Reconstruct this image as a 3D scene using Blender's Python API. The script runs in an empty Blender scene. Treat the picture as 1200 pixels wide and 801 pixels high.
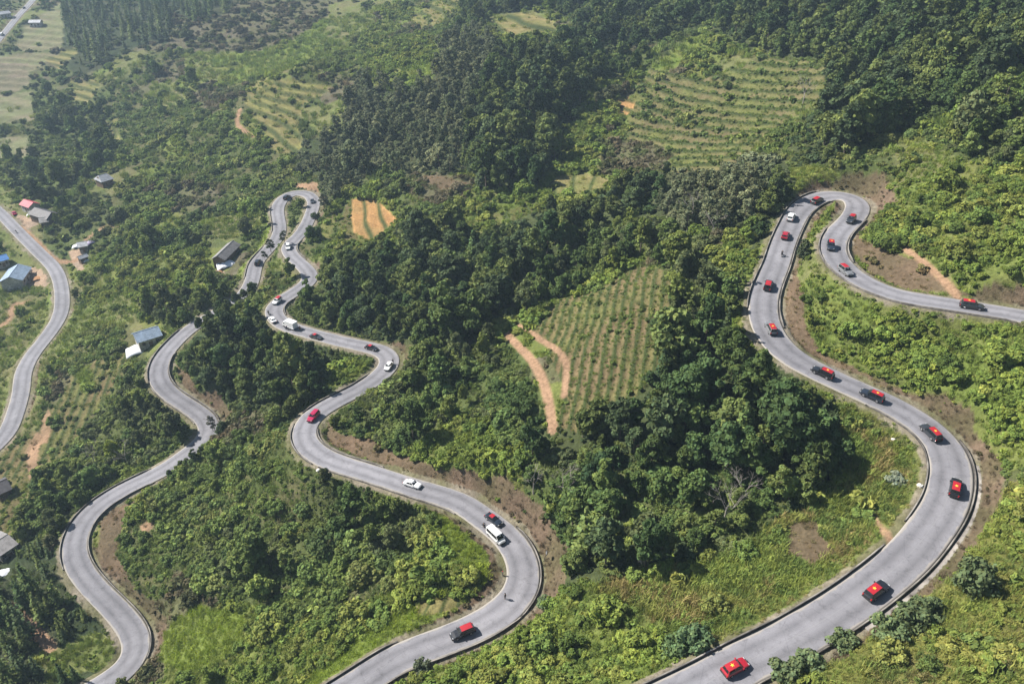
import bpy, bmesh, math, random
import numpy as np
from mathutils import Vector, Matrix
from mathutils.kdtree import KDTree

random.seed(7)
rng = np.random.default_rng(7)
scene = bpy.context.scene
COL = scene.collection
R = math.radians

# ------------------------------------------------------------------ camera (a drone above the slope)
CAMZ = 165.0
PITCH = R(33.0)
FPX = 900.0                      # focal length in pixels of a 1200 px wide picture
cam_d = bpy.data.cameras.new('camera')
cam_d.sensor_width = 36.0
cam_d.lens = 36.0 * FPX / 1200.0
cam_d.clip_end = 9000
cam = bpy.data.objects.new('camera', cam_d)
cam.location = (0, 0, CAMZ)
cam.rotation_euler = (R(90) - PITCH, 0, 0)
COL.objects.link(cam)
scene.camera = cam
SP, CP = math.sin(PITCH), math.cos(PITCH)

def rays(px, py):
    px = np.atleast_1d(np.asarray(px, float)); py = np.atleast_1d(np.asarray(py, float))
    x = px - 600.0; up = 400.5 - py
    d = np.stack([x, FPX * CP + up * SP, -FPX * SP + up * CP], 1)
    return d / np.linalg.norm(d, axis=1)[:, None]

def project(x, y, z):
    zz = z - CAMZ
    fwd = y * CP - zz * SP
    up = y * SP + zz * CP
    fwd = np.where(fwd < 1e-3, 1e-3, fwd)
    return 600 + FPX * x / fwd, 400.5 - FPX * up / fwd, fwd

# ------------------------------------------------------------------ numpy noise
def _hash(ix, iy, s):
    h = (ix.astype(np.int64) * 374761393 + iy.astype(np.int64) * 668265263 + s * 144665) & 0xffffffff
    h = ((h ^ (h >> 13)) * 1274126177) & 0xffffffff
    h = h ^ (h >> 16)
    return (h & 0xffff) / 65535.0

def vnoise(x, y, s=0):
    ix = np.floor(x); iy = np.floor(y)
    fx = x - ix; fy = y - iy
    fx = fx * fx * (3 - 2 * fx); fy = fy * fy * (3 - 2 * fy)
    a = _hash(ix, iy, s); b = _hash(ix + 1, iy, s); c = _hash(ix, iy + 1, s); d = _hash(ix + 1, iy + 1, s)
    return (a * (1 - fx) + b * fx) * (1 - fy) + (c * (1 - fx) + d * fx) * fy

def fbm(x, y, wl, octv=4, s=0, gain=0.5):
    t = np.zeros_like(x, dtype=float); amp = 1.0; tot = 0.0; f = 1.0 / wl
    for o in range(octv):
        t += amp * (vnoise(x * f + 13.7 * o, y * f - 7.3 * o, s + o) * 2 - 1)
        tot += amp; amp *= gain; f *= 2.03
    return t / tot

# ------------------------------------------------------------------ the lie of the land: (direction, drop below the drone, metres)
CTRL = [  # px, py, distance
 (865,780,110),(1020,688,121),(1115,560,141),(1022,462,150),(897,360,165),(958,234,210),(977,287,190),(1140,357,168),
 (430,795,131),(545,740,132),(485,567,158),(367,487,185),(435,407,210),(340,380,230),(340,285,285),(350,228,335),
 (295,310,287),(205,400,256),(195,445,243),(240,500,224),(170,570,215),(90,640,210),(150,710,194),(140,795,184),
 (70,340,355),(27,430,313),(0,515,283),(0,250,440),(20,20,800),
 (1100,50,300),(1190,10,330),(1100,200,210),(1190,300,172),(1000,120,280),(900,30,390),(900,100,320),(800,130,318),
 (800,40,400),(730,130,330),(760,190,275),(660,170,305),(600,110,345),(540,70,395),(620,25,480),(700,60,420),
 (450,130,375),(500,180,320),(330,110,460),(400,40,560),(480,20,560),(300,0,700),(200,130,515),(180,40,650),
 (100,150,540),(50,100,640),(30,160,555),(250,200,400),(380,180,365),(430,250,290),(480,215,297),(550,215,283),
 (680,215,265),(600,240,262),(560,330,220),(640,290,228),(700,280,225),(780,230,232),(860,210,228),(700,330,198),
 (620,370,194),(500,370,215),(410,310,258),(690,420,162),(760,370,168),(840,320,178),(640,440,165),(550,420,187),
 (520,510,164),(600,540,152),(720,590,138),(700,650,131),(640,640,135),(830,600,133),(800,480,146),(870,480,146),
 (920,550,137),(920,650,125),(1040,560,139),(750,720,120),(620,760,120),(1130,740,113),(1190,560,133),(1190,790,103),
 (1180,430,153),(1050,400,158),(960,350,168),(100,470,268),(170,500,243),(60,760,200),(5,640,235),(20,580,250),
 (280,650,176),(330,560,184),(450,640,152),(300,760,158),(530,680,140),(330,440,214),(270,400,236),(250,280,325),
 (210,340,290),(150,290,360),(120,215,430),(170,390,275),(100,380,315),(30,200,495),
]
_c = np.array(CTRL, float)
_p = rays(_c[:, 0], _c[:, 1]) * _c[:, 2][:, None]
EXTRA = [  # x, y, drop : outside the picture
 (60,25,96),(-60,30,116),(-170,60,142),(150,40,70),(0,-60,108),(-260,0,150),(220,0,60),
 (350,520,0),(520,250,-10),(300,900,-40),(-60,1000,60),(-350,1100,90),(-800,1100,120),(-700,500,120),(-560,200,120),(-450,-50,135),
 (300,-200,60),(-200,-250,130),
]
_e = np.array(EXTRA, float)
NX = np.concatenate([_p[:, 0], _e[:, 0]]); NY = np.concatenate([_p[:, 1], _e[:, 1]])
NZ = np.concatenate([_p[:, 2] + CAMZ, CAMZ - _e[:, 2]])
SC = 100.0
def _tps(r2):
    return np.where(r2 > 1e-12, 0.5 * r2 * np.log(np.maximum(r2, 1e-12)), 0.0)
n = len(NX)
_K = _tps(((NX[:, None] - NX[None]) ** 2 + (NY[:, None] - NY[None]) ** 2) / SC ** 2) + np.eye(n) * 0.02
_P = np.stack([np.ones(n), NX / SC, NY / SC], 1)
_A = np.block([[_K, _P], [_P.T, np.zeros((3, 3))]])
_W = np.linalg.solve(_A, np.concatenate([NZ, np.zeros(3)]))

MOUNDS = []
def base_h(x, y):
    x = np.asarray(x, float); y = np.asarray(y, float)
    sh = x.shape; xf = x.ravel(); yf = y.ravel()
    rr = np.hypot(xf, yf - 300); k = np.minimum(1.0, 1100.0 / np.maximum(rr, 1e-6))   # beyond the mapped valley the last height carries on
    xe = xf * k; ye = 300 + (yf - 300) * k
    out = np.empty_like(xf)
    for i in range(0, len(xf), 60000):
        a = xe[i:i + 60000]; b = ye[i:i + 60000]
        r2 = ((a[:, None] - NX[None]) ** 2 + (b[:, None] - NY[None]) ** 2) / SC ** 2
        out[i:i + 60000] = _tps(r2) @ _W[:n] + _W[n] + _W[n + 1] * a / SC + _W[n + 2] * b / SC
    for mx, my, am, rd in MOUNDS: out += am * np.exp(-((xf - mx) ** 2 + (yf - my) ** 2) / rd ** 2)
    return np.maximum(out.reshape(sh), 3.0)

def hit_base(px, py, dz=0.0, fn=None):
    """ground points seen in the given directions"""
    fn = fn or base_h
    d = rays(px, py); m = len(d)
    t = np.full(m, 60.0); done = np.zeros(m, bool); lo = t.copy()
    step = 4.0
    while not done.all() and t.min() < 1600:
        p = d * t[:, None]
        below = (p[:, 2] + CAMZ) < fn(p[:, 0], p[:, 1]) + dz
        new = below & ~done
        done |= new
        lo = np.where(done, lo, t)
        t = np.where(done, t, t + step + t * 0.004)
        if (t > 1500).all(): break
        done |= t > 1500
    hi = t.copy()
    for _ in range(18):
        mid = (lo + hi) / 2; p = d * mid[:, None]
        below = (p[:, 2] + CAMZ) < fn(p[:, 0], p[:, 1]) + dz
        hi = np.where(below, mid, hi); lo = np.where(below, lo, mid)
    p = d * hi[:, None]
    return np.stack([p[:, 0], p[:, 1], p[:, 2] + CAMZ], 1)

_m = hit_base([338], [104])[0]; MOUNDS.append((_m[0], _m[1], 9.0, 30.0))     # the knoll that carries the ringed terraces
# ------------------------------------------------------------------ roads (surveyed as lines of sight, then laid on the hillside)
ROAD_UPPER = [(1290,392),(1240,379),(1200,370),(1140,360.5),(1090,353),(1050,346),(1017,333),(996,320),(981,305),(976,289),(982,273),(995,260),(1004,249),(1005,238),(995,230),(975,228),(957,232),(938,245),(927,264),(917,287),(910,310),(902,328),(896,345),(894,362),(897,380),(907,398),(928,419),(967,439),(1005,456.5),(1040,472),(1070,489),(1094,506),(1109,525),(1115.5,543),(1115.5,563),(1110,588),(1103,601),(1082,631),(1060,656),(1021,688),(985,714),(945,738),(910,758),(868,777),(825,802),(770,828),(700,865)]
ROAD_LOWER = [(300,875),(360,838),(422,799),(463,772),(513,753),(547,740),(575,726),(597,710),(610,695),(615,680),(614,663),(607,644),(588,622),(562,604),(540,588),(485,571),(430,553),(383,538),(361,523),(355,508),(362,491),(377,479),(395,469),(416,459),(437,446),(451,435),(458,423),(452,412.5),(437,407.5),(410,402),(381,395),(357,388.5),(337,382.5),(325,374),(320,364.5),(324.5,355.5),(334,349),(345,342),(358,334),(364,325),(359,315),(349,306),(340,297),(338,288.5),(344,281.5),(352,274),(358,265),(363,254),(367,243),(367.5,235),(362,228),(350,225),(338,228),(329,235.5),(325,245),(326,255),(328,266),(326,277),(318,288),(309,297.5),(301.5,306),(298,315),(296.5,325),(292,337),(281,350),(262,362),(240,374),(220,387),(206,400),(195,412),(187,425),(185,438),(189,451),(202,463.5),(220,475),(236,486),(246,497),(244.5,510),(233,522),(213,536),(195,549),(178,557.5),(150,570.5),(122,587),(101,605),(90,625),(86,645),(93,666),(111,689),(135,713),(154,735.5),(162,755),(156,775),(136,793),(110,808),(70,830)]
ROAD_VALLEY = [(47,-12),(37,2),(22,18),(8,35),(-6,52),(-30,85),(-55,130),(-60,170),(-45,205),(-20,232),(0,249),(22.5,272.5),(45,295),(62,312),(70,328),(73,350),(70,370),(58,390),(46,405),(36,418),(27,437),(25,457),(20,477),(10,504),(-1,518),(-25,540),(-70,580)]

def catmull(P, step):
    P = np.asarray(P, float)
    Q = np.vstack([2 * P[0] - P[1], P, 2 * P[-1] - P[-2]])
    out = []
    for i in range(1, len(Q) - 2):
        for t in np.linspace(0, 1, 12, endpoint=False):
            out.append(0.5 * (2 * Q[i] + (Q[i + 1] - Q[i - 1]) * t + (2 * Q[i - 1] - 5 * Q[i] + 4 * Q[i + 1] - Q[i + 2]) * t * t
                              + (-Q[i - 1] + 3 * Q[i] - 3 * Q[i + 1] + Q[i + 2]) * t ** 3))
    out.append(P[-1]); out = np.array(out)
    s = np.concatenate([[0], np.cumsum(np.linalg.norm(np.diff(out[:, :2], axis=0), axis=1))])
    m = max(2, int(s[-1] / step))
    u = np.linspace(0, s[-1], m)
    return np.stack([np.interp(u, s, out[:, k]) for k in range(out.shape[1])], 1)

def smooth(a, k):
    if k < 1: return a
    w = np.exp(-0.5 * (np.arange(-3 * k, 3 * k + 1) / k) ** 2); w /= w.sum()
    pad = np.concatenate([np.repeat(a[:1], 3 * k, 0), a, np.repeat(a[-1:], 3 * k, 0)])
    if a.ndim == 1: return np.convolve(pad, w, 'valid')
    return np.stack([np.convolve(pad[:, j], w, 'valid') for j in range(a.shape[1])], 1)

class Road: pass
def make_road(px, width, name):
    fine = catmull(px, 1.0)
    w = hit_base(fine[:, 0], fine[:, 1])
    d = rays(fine[:, 0], fine[:, 1])
    s = np.concatenate([[0], np.cumsum(np.linalg.norm(np.diff(w[:, :2], axis=0), axis=1))])
    for it in range(3):
        u = np.linspace(0, s[-1], int(s[-1]) + 1)
        zz = smooth(np.interp(u, s, w[:, 2]), 22)
        z = np.interp(s, u, zz)
        t = (z - CAMZ) / d[:, 2]
        w = np.stack([d[:, 0] * t, d[:, 1] * t, z], 1)
        s = np.concatenate([[0], np.cumsum(np.linalg.norm(np.diff(w[:, :2], axis=0), axis=1))])
    m = int(s[-1] / 0.9)
    u = np.linspace(0, s[-1], m)
    c = np.stack([np.interp(u, s, w[:, k]) for k in range(3)], 1)
    c[:, :2] = smooth(c[:, :2], 3)
    r = Road(); r.name = name; r.c = c
    tg = np.gradient(c[:, :2], axis=0); tg /= np.linalg.norm(tg, axis=1)[:, None]
    r.t = tg; r.n = np.stack([tg[:, 1], -tg[:, 0]], 1)     # right-hand normal
    # curve widening
    ang = np.unwrap(np.arctan2(tg[:, 1], tg[:, 0])); cur = np.abs(smooth(np.gradient(ang), 5))
    wv = np.interp(np.arange(len(c)), [0, 60, 150, len(c)], width) if isinstance(width, tuple) else width
    r.hw = smooth(wv / 2 + np.clip(cur * 6, 0, 0.30), 6)
    r.px = np.stack(project(c[:, 0], c[:, 1], c[:, 2])[:2], 1)
    return r
roads = [make_road(ROAD_UPPER, (5.0, 5.2, 5.5, 6.0), 'upper'), make_road(ROAD_LOWER, (5.5, 5.2, 4.8, 5.0), 'lower'), make_road(ROAD_VALLEY, 5.4, 'valley')]
RP = np.vstack([r.c for r in roads]); RT = np.vstack([r.t for r in roads]); RH = np.concatenate([r.hw for r in roads])
RI = np.concatenate([np.full(len(r.c), i) for i, r in enumerate(roads)])
_kd = KDTree(len(RP))
for i, p in enumerate(RP): _kd.insert((p[0], p[1], 0), i)
_kd.balance()

def near_road(x, y):
    """index and distance of the nearest road point (far ones skipped on a coarse grid)"""
    x = np.asarray(x, float).ravel(); y = np.asarray(y, float).ravel()
    idx = np.zeros(len(x), int); dist = np.full(len(x), 1e3)
    gx = np.floor(x / 20).astype(int); gy = np.floor(y / 20).astype(int)
    near = set()
    for p in RP[::4]:
        a, b = int(p[0] // 20), int(p[1] // 20)
        for i in (-2, -1, 0, 1, 2):
            for j in (-2, -1, 0, 1, 2): near.add((a + i) * 100000 + b + j)
    near = np.array(sorted(near))
    sel = np.nonzero(np.isin(gx * 100000 + gy, near))[0]
    f = _kd.find
    for i in sel:
        _, k, d = f((x[i], y[i], 0)); idx[i] = k; dist[i] = d
    return idx, dist

# ------------------------------------------------------------------ land cover: outlines on the hillside
def poly_world(px):
    px = np.array(px, float)
    # subdivide so the outline follows the ground
    q = np.vstack([np.linspace(px[i], px[(i + 1) % len(px)], 5)[:-1] for i in range(len(px))])
    return hit_base(q[:, 0], q[:, 1])[:, :2]

def inside(P, x, y):
    x = np.asarray(x); y = np.asarray(y)
    res = np.zeros(x.shape, bool)
    m = (x > P[:, 0].min()) & (x < P[:, 0].max()) & (y > P[:, 1].min()) & (y < P[:, 1].max())
    if not m.any(): return res
    xs = x[m]; ys = y[m]; r = np.zeros(len(xs), bool)
    for i in range(len(P)):
        x1, y1 = P[i]; x2, y2 = P[i - 1]
        if y1 == y2: continue
        c = ((y1 > ys) != (y2 > ys)) & (xs < (x2 - x1) * (ys - y1) / (y2 - y1) + x1)
        r ^= c
    res[m] = r
    return res
# ------------------------------------------------------------------ land cover classes
CLS = {}
CLN = []
def cls(name, ground, ground2, **k):
    CLS[name] = len(CLN); CLN.append(dict(name=name, g=np.array(ground), g2=np.array(ground2), **k))
#    name          ground          second ground     tree: mean spacing (0 none)   shrub density  grass density  tints
cls('scrub',   (.060,.078,.026), (.088,.086,.040), tree=.15, shrub=.80, grass=.5, tint='mid')
cls('forest',  (.045,.060,.024), (.056,.066,.028), tree=1.0, shrub=.85, grass=.0, tint='dark')
cls('grove',   (.036,.050,.020), (.050,.056,.026), tree=1.0, shrub=.60, grass=.0, tint='pale')
cls('wood',    (.066,.088,.028), (.080,.090,.036), tree=1.0, shrub=1.0, grass=.3, tint='mixed')
cls('conifer', (.030,.042,.020), (.045,.050,.026), tree=0.0, con=1.0, shrub=.35, grass=.1, tint='dark')
cls('bright',  (.100,.130,.032), (.115,.122,.040), tree=.02, shrub=1.0, grass=.5, tint='bright')
cls('grass',   (.105,.145,.030), (.125,.135,.040), tree=.0, shrub=.10, grass=1.0, tint='bright')
cls('rough',   (.090,.112,.030), (.110,.112,.042), tree=.01, shrub=.35, grass=1.0, tint='rough')
cls('yellow',  (.115,.120,.034), (.130,.112,.042), tree=.0, shrub=.85, grass=.8, tint='yellow')
cls('dry',     (.125,.088,.058), (.100,.078,.048), tree=.0, shrub=.03, grass=.22, tint='dry')
cls('lime',    (.120,.160,.034), (.115,.140,.036), tree=.0, shrub=.0, grass=1.0, tint='lime')
cls('heath',   (.095,.084,.056), (.090,.092,.044), tree=.06, shrub=.7, grass=.3, tint='heath')
cls('terrace', (.165,.160,.055), (.150,.130,.055), tree=.0, shrub=.04, grass=.3, tint='bright')
cls('plot',    (.110,.112,.040), (.130,.098,.052), tree=.0, shrub=.05, grass=.35, tint='mid')
cls('contour', (.105,.112,.038), (.118,.100,.050), tree=.0, shrub=.05, grass=.35, tint='mid')
cls('crop',    (.120,.125,.042), (.135,.110,.055), tree=.0, shrub=.10, grass=.5, tint='bright')
cls('straw',   (.200,.165,.075), (.150,.150,.052), tree=.0, shrub=.01, grass=.15, tint='yellow')
cls('ochre',   (.360,.200,.085), (.260,.170,.070), tree=.0, shrub=.0, grass=.0, tint='dry')
cls('soil',    (.270,.170,.105), (.190,.130,.080), tree=.0, shrub=.0, grass=.05, tint='dry')
cls('paddy',   (.150,.160,.078), (.165,.145,.090), tree=.0, shrub=.01, grass=.1, tint='bright')
cls('tilled',  (.165,.135,.095), (.150,.138,.085), tree=.0, shrub=.01, grass=.0, tint='dry')
cls('meadow',  (.110,.130,.042), (.125,.120,.055), tree=.01, shrub=.10, grass=.7, tint='bright')
cls('yard',    (.300,.215,.150), (.230,.175,.130), tree=.0, shrub=.0, grass=.0, tint='dry')

LAND = [  # class, outline in lines of sight
 ('meadow', [(-80,190),(20,200),(45,235),(70,300),(40,330),(80,395),(60,440),(40,520),(-90,560)]),
 ('meadow', [(75,360),(150,348),(165,385),(130,420),(90,440),(72,420)]),
 ('lime', [(300,290),(310,265),(325,262),(322,285),(300,305),(285,330),(282,310)]),
 ('meadow', [(215,55),(240,40),(300,50),(350,35),(420,-5),(440,15),(400,60),(330,88),(270,105),(220,90)]),
 ('heath', [(150,60),(280,60),(420,10),(470,-20),(330,-40),(200,-30),(140,0)]),
 ('scrub', [(365,60),(440,45),(455,140),(410,175),(350,165)]),
 ('heath', [(375,85),(430,95),(420,125),(380,120)]),
 ('meadow', [(345,128),(420,112),(432,138),(375,160)]),
 ('heath', [(300,20),(390,0),(400,30),(360,70),(300,90),(260,80)]),
 ('wood', [(0,205),(40,150),(100,120),(150,140),(130,190),(100,215),(40,240)]),
 ('scrub', [(120,110),(220,120),(280,150),(300,190),(250,210),(200,190),(150,200),(140,150)]),
 ('scrub', [(230,200),(290,180),(330,190),(310,240),(250,240)]),
 ('straw', [(122,140),(136,138),(142,168),(130,172)]),
 ('meadow', [(175,100),(200,95),(220,120),(190,130)]),
 ('bright', [(190,165),(215,160),(225,185),(195,192)]),
 ('wood', [(80,235),(125,220),(150,260),(110,300),(70,310),(50,270)]),
 ('scrub', [(150,230),(280,200),(300,235),(250,260),(200,280),(150,300)]),
 ('bright', [(95,345),(140,310),(200,290),(280,290),(270,310),(215,330),(170,345),(110,370)]),
 ('meadow', [(85,330),(110,305),(135,310),(120,335),(95,345)]),
 ('lime', [(205,350),(240,338),(252,350),(225,372),(200,372)]),
 ('meadow', [(120,350),(160,335),(175,350),(140,372),(118,370)]),
 ('bright', [(200,345),(250,330),(270,345),(230,370),(190,380)]),
 ('scrub', [(110,380),(150,380),(160,400),(120,420),(80,440),(90,400)]),
 ('wood', [(160,360),(230,345),(300,340),(320,350),(300,380),(240,385),(190,385)]),
 ('wood', [(250,310),(300,335),(330,345),(345,330),(340,300),(360,330),(380,345),(400,380),(350,375),(330,345),(270,350),(245,330)]),
 ('forest', [(375,325),(400,300),(480,300),(530,270),(640,250),(700,210),(780,200),(820,225),(740,270),(650,300),(600,360),(560,400),(530,402),(480,402),(440,395),(400,375)]),
 ('forest', [(260,360),(330,385),(380,405),(440,420),(430,440),(360,480),(345,520),(300,480),(250,470),(210,420),(225,390)]),
 ('bright', [(380,420),(440,418),(445,430),(430,440),(380,460)]),
 ('grove', [(340,170),(420,150),(440,180),(420,220),(380,240),(370,215),(350,200)]),
 ('grove', [(420,90),(470,60),(560,40),(600,70),(560,140),(560,200),(480,215),(430,190),(400,140)]),
 ('forest', [(555,120),(600,50),(690,55),(720,40),(700,110),(660,170),(650,215),(600,235),(555,225),(545,180)]),
 ('forest', [(560,20),(620,-20),(760,-60),(900,-40),(830,30),(740,60),(690,60),(650,10)]),
 ('wood', [(500,-20),(560,-40),(600,-10),(560,40),(520,45)]),
 ('terrace', [(480,20),(520,-5),(545,0),(520,25),(490,35)]),
 ('forest', [(830,40),(900,-30),(1040,-60),(1300,-60),(1260,60),(1180,90),(1120,130),(1040,160),(960,200),(920,200),(940,150),(975,110),(960,75),(880,60)]),
 ('grove', [(780,200),(840,190),(910,185),(925,210),(900,250),(870,270),(800,280),(770,250)]),
 ('forest', [(885,235),(925,215),(930,230),(905,265),(890,300),(880,300)]),
 ('wood', [(590,350),(660,290),(740,255),(790,255),(790,290),(720,310),(690,330),(640,350),(610,375)]),
 ('wood', [(480,402),(560,400),(595,395),(620,440),(640,500),(600,560),(540,560),(440,540),(390,500),(400,470),(450,450),(470,425)]),
 ('bright', [(470,530),(540,480),(620,540),(635,600),(600,610),(560,585),(500,560)]),
 ('wood', [(770,300),(870,300),(870,400),(840,420),(800,410),(770,360)]),
 ('bright', [(845,275),(880,270),(880,330),(850,335),(835,300)]),
 ('bright', [(850,365),(885,370),(900,400),(940,440),(980,465),(960,480),(900,440),(860,400)]),
 ('forest', [(640,500),(700,470),(750,400),(800,385),(860,410),(930,450),(985,500),(980,560),(900,620),(840,650),(760,660),(720,690),(660,680),(610,620),(610,580)]),
 ('wood', [(610,570),(660,520),(720,545),(800,560),(900,540),(950,560),(900,620),(840,650),(760,650),(660,640)]),
 ('rough', [(700,690),(760,665),(850,650),(930,600),(1000,560),(1080,590),(1060,640),(1000,690),(860,750),(780,760),(690,720)]),
 ('dry', [(925,610),(960,600),(985,640),(960,665),(930,650)]),
 ('rough', [(980,470),(1030,480),(1080,520),(1090,580),(1060,610),(1000,570),(970,520)]),
 ('bright', [(480,770),(560,740),(640,700),(700,690),(800,750),(780,790),(700,840),(440,850)]),
 ('yellow', [(1250,500),(1180,560),(1140,600),(1100,670),(1020,740),(900,810),(1000,860),(1300,860)]),
 ('dry', [(1135,500),(1180,520),(1165,560),(1140,575),(1150,540)]),
 ('bright', [(930,330),(1000,345),(1100,370),(1300,400),(1300,560),(1180,540),(1110,480),(1000,430),(950,400)]),
 ('bright', [(1030,210),(1100,180),(1300,190),(1300,350),(1160,335),(1100,300),(1040,285),(1020,250)]),
 ('meadow', [(1040,215),(1090,180),(1170,145),(1180,165),(1120,195),(1060,215)]),
 ('grass', [(920,200),(985,200),(1020,222),(960,222),(925,225)]),
 ('wood', [(1110,150),(1180,130),(1300,80),(1300,180),(1170,200),(1110,180)]),
 ('bright', [(660,150),(700,135),(712,150),(700,190),(680,205),(650,200)]),
 ('grass', [(770,75),(800,50),(825,38),(822,55),(790,80),(740,88),(690,120),(680,140),(668,140),(700,95)]),
 ('grass', [(230,60),(300,60),(345,45),(400,10),(430,20),(410,60),(330,85),(270,100)]),
 ('bright', [(430,48),(500,38),(525,70),(480,112),(440,100),(420,75)]),
 ('grass', [(478,80),(512,72),(502,98),(468,104)]),
 ('meadow', [(385,5),(430,-5),(440,25),(400,55),(380,40)]),
 ('bright', [(380,250),(400,225),(440,222),(475,235),(470,290),(430,295),(385,295)]),
 ('bright', [(520,240),(560,225),(620,225),(640,205),(720,195),(725,225),(640,250),(560,275),(525,270)]),
 ('scrub', [(120,640),(170,600),(200,640),(200,700),(165,710),(140,670)]),
 ('scrub', [(180,560),(250,520),(340,540),(400,570),(500,600),(490,650),(420,680),(330,720),(260,700),(200,670),(180,620)]),
 ('wood', [(370,560),(480,595),(470,640),(400,640),(360,600)]),
 ('wood', [(200,640),(300,620),(380,650),(330,690),(230,690)]),
 ('bright', [(200,740),(280,700),(340,730),(380,720),(480,680),(500,710),(420,760),(370,830),(180,830)]),
 ('lime', [(190,735),(235,705),(290,715),(280,760),(220,790),(185,780)]),
 ('bright', [(150,250),(205,238),(215,268),(165,288)]),
 ('meadow', [(232,258),(300,246),(318,262),(262,284)]),
 ('heath', [(200,215),(262,218),(252,248),(205,250)]),
 ('meadow', [(180,300),(235,285),(228,300),(185,318)]),
 ('lime', [(500,605),(540,606),(580,638),(592,678),(560,684),(525,655)]),
 ('lime', [(355,812),(410,752),(455,730),(500,706),(528,694),(542,704),(480,742),(440,768),(385,822)]),
 ('straw', [(490,705),(530,695),(545,703),(520,715),(490,722)]),
 ('wood', [(110,440),(170,420),(195,470),(230,510),(210,530),(160,545),(110,560),(70,555),(110,500)]),
 ('wood', [(20,580),(90,560),(160,555),(110,590),(80,640),(60,640),(20,640)]),
 ('conifer', [(-60,660),(40,640),(70,650),(95,700),(135,740),(140,770),(100,830),(-60,840)]),
 ('meadow', [(40,760),(110,750),(145,760),(130,795),(60,800)]),
 ('conifer', [(70,-30),(205,-30),(208,20),(200,50),(160,55),(120,80),(85,90),(70,50)]),
 ('conifer', [(205,-20),(280,-20),(270,15),(230,28),(205,20)]),
 ('dry', [(1003,285),(1010,270),(1022,276),(1045,292),(1085,312),(1128,348),(1060,338),(1020,322)]),
 ('dry', [(930,300),(948,288),(938,320),(936,370),(960,408),(990,425),(960,428),(925,412),(905,385),(905,350)]),
 ('dry', [(935,415),(985,424),(1040,440),(1110,478),(1140,505),(1120,508),(1060,474),(990,444)]),
 ('dry', [(378,500),(400,512),(440,522),(480,537),(530,552),(590,585),(618,615),(640,655),(640,690),(636,660),(610,620),(560,592),(490,563),(420,543),(385,525)]),
 ('dry', [(115,610),(135,595),(170,580),(150,610),(135,650),(150,690),(185,740),(175,770),(165,740),(130,690),(110,660)]),
 ('dry', [(205,425),(215,432),(232,462),(250,476),(235,478),(212,456)]),
 # fields
 ('paddy', [(30,30),(72,0),(75,25),(72,55),(40,60),(15,55)]),
 ('paddy', [(-60,60),(5,62),(70,60),(40,80),(-60,110)]),
 ('tilled', [(-60,72),(34,72),(33,98),(20,104),(-60,112)]),
 ('paddy', [(-60,110),(36,106),(42,140),(-60,148)]),
 ('paddy', [(-60,165),(38,158),(30,185),(-60,190)]),
 ('straw', [(52,68),(92,52),(90,62),(68,80)]),
 ('straw', [(80,95),(118,93),(106,118),(86,116)]),
 ('straw', [(575,28),(590,18),(625,14),(648,22),(654,40),(620,44),(590,46)]),
 ('straw', [(640,215),(656,205),(690,203),(715,210),(706,222),(672,228),(646,228)]),
 ('crop', [(548,258),(600,244),(624,234),(626,252),(590,262),(552,266)]),
 ('crop', [(372,262),(392,246),(412,232),(420,282),(395,284),(376,278)]),
 ('ochre', [(409,233),(440,232),(467,255),(458,270),(430,281),(416,272),(411,255)]),
 ('heath', [(475,200),(520,205),(555,215),(540,238),(500,238),(484,225)]),
 ('dry', [(490,208),(520,208),(545,218),(520,222)]),
 ('terrace', [(285,110),(300,95),(372,93),(398,98),(352,124),(352,176),(335,182),(318,178),(308,150),(290,130)]),
 ('contour', [(735,120),(760,80),(820,95),(900,70),(975,78),(960,118),(900,160),(850,205),(760,208),(700,205),(700,180),(735,160)]),
 ('heath', [(705,165),(760,168),(790,185),(770,205),(705,205)]),
 ('ochre', [(722,117),(735,113),(745,120),(738,135),(722,132)]),
 ('plot', [(618,383),(660,345),(700,335),(745,312),(782,318),(790,370),(780,430),(735,480),(690,505),(658,500),(655,440),(640,400)]),
 ('plot', [(85,440),(115,418),(150,412),(145,440),(110,480),(75,560),(-30,580),(10,520),(45,500),(70,470)]),
 ('grass', [(95,430),(110,420),(112,458),(100,460)]),
 ('soil', [(50,490),(58,480),(62,500),(58,520),(48,520)]),
 ('soil', [(30,530),(45,505),(50,515),(42,562),(36,562)]),
 ('meadow', [(0,400),(20,430),(12,500),(-60,540),(-60,380)]),
 ('crop', [(-20,570),(35,560),(50,585),(20,625),(-20,640)]),
 ('yard', [(35,310),(60,320),(66,334),(40,334),(28,328)]),
 ('yard', [(14,248),(36,252),(46,262),(30,266),(18,258)]),
 ('yard', [(80,292),(98,290),(98,315),(90,318)]),
 ('yard', [(250,312),(262,314),(268,330),(258,326)]),
 ('soil', [(96,702),(108,702),(118,722),(105,722)]),
 ('soil', [(165,615),(178,605),(180,620),(168,628)]),
 ('soil', [(345,216),(372,214),(372,222),(348,222)]),
 ('soil', [(995,212),(1014,212),(1018,226),(1006,226)]),
]
PATHS = [
 ([(592,386),(604,398),(618,413),(630,432),(639,456),(644,480),(648,506)], .75),
 ([(606,376),(620,385),(638,398),(654,410),(663,426),(663,448),(661,466)], .5),  # footpaths and dirt tracks: sight line, half width
 ([(281,128),(278,143),(284,151),(297,160)], 1.0),
 ([(14,712),(40,738),(62,762)], .9),
 ([(1023,596),(1034,616),(1046,634)], .35),
 ([(1060,291),(1085,307),(1112,332),(1127,352)], .5),
 ([(22,262),(45,284),(60,300),(78,305),(96,300)], 1.0),
 ([(97,283),(120,266),(145,262)], .8),
 ([(-10,385),(10,372),(14,358),(30,352)], 1.0),
]
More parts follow.
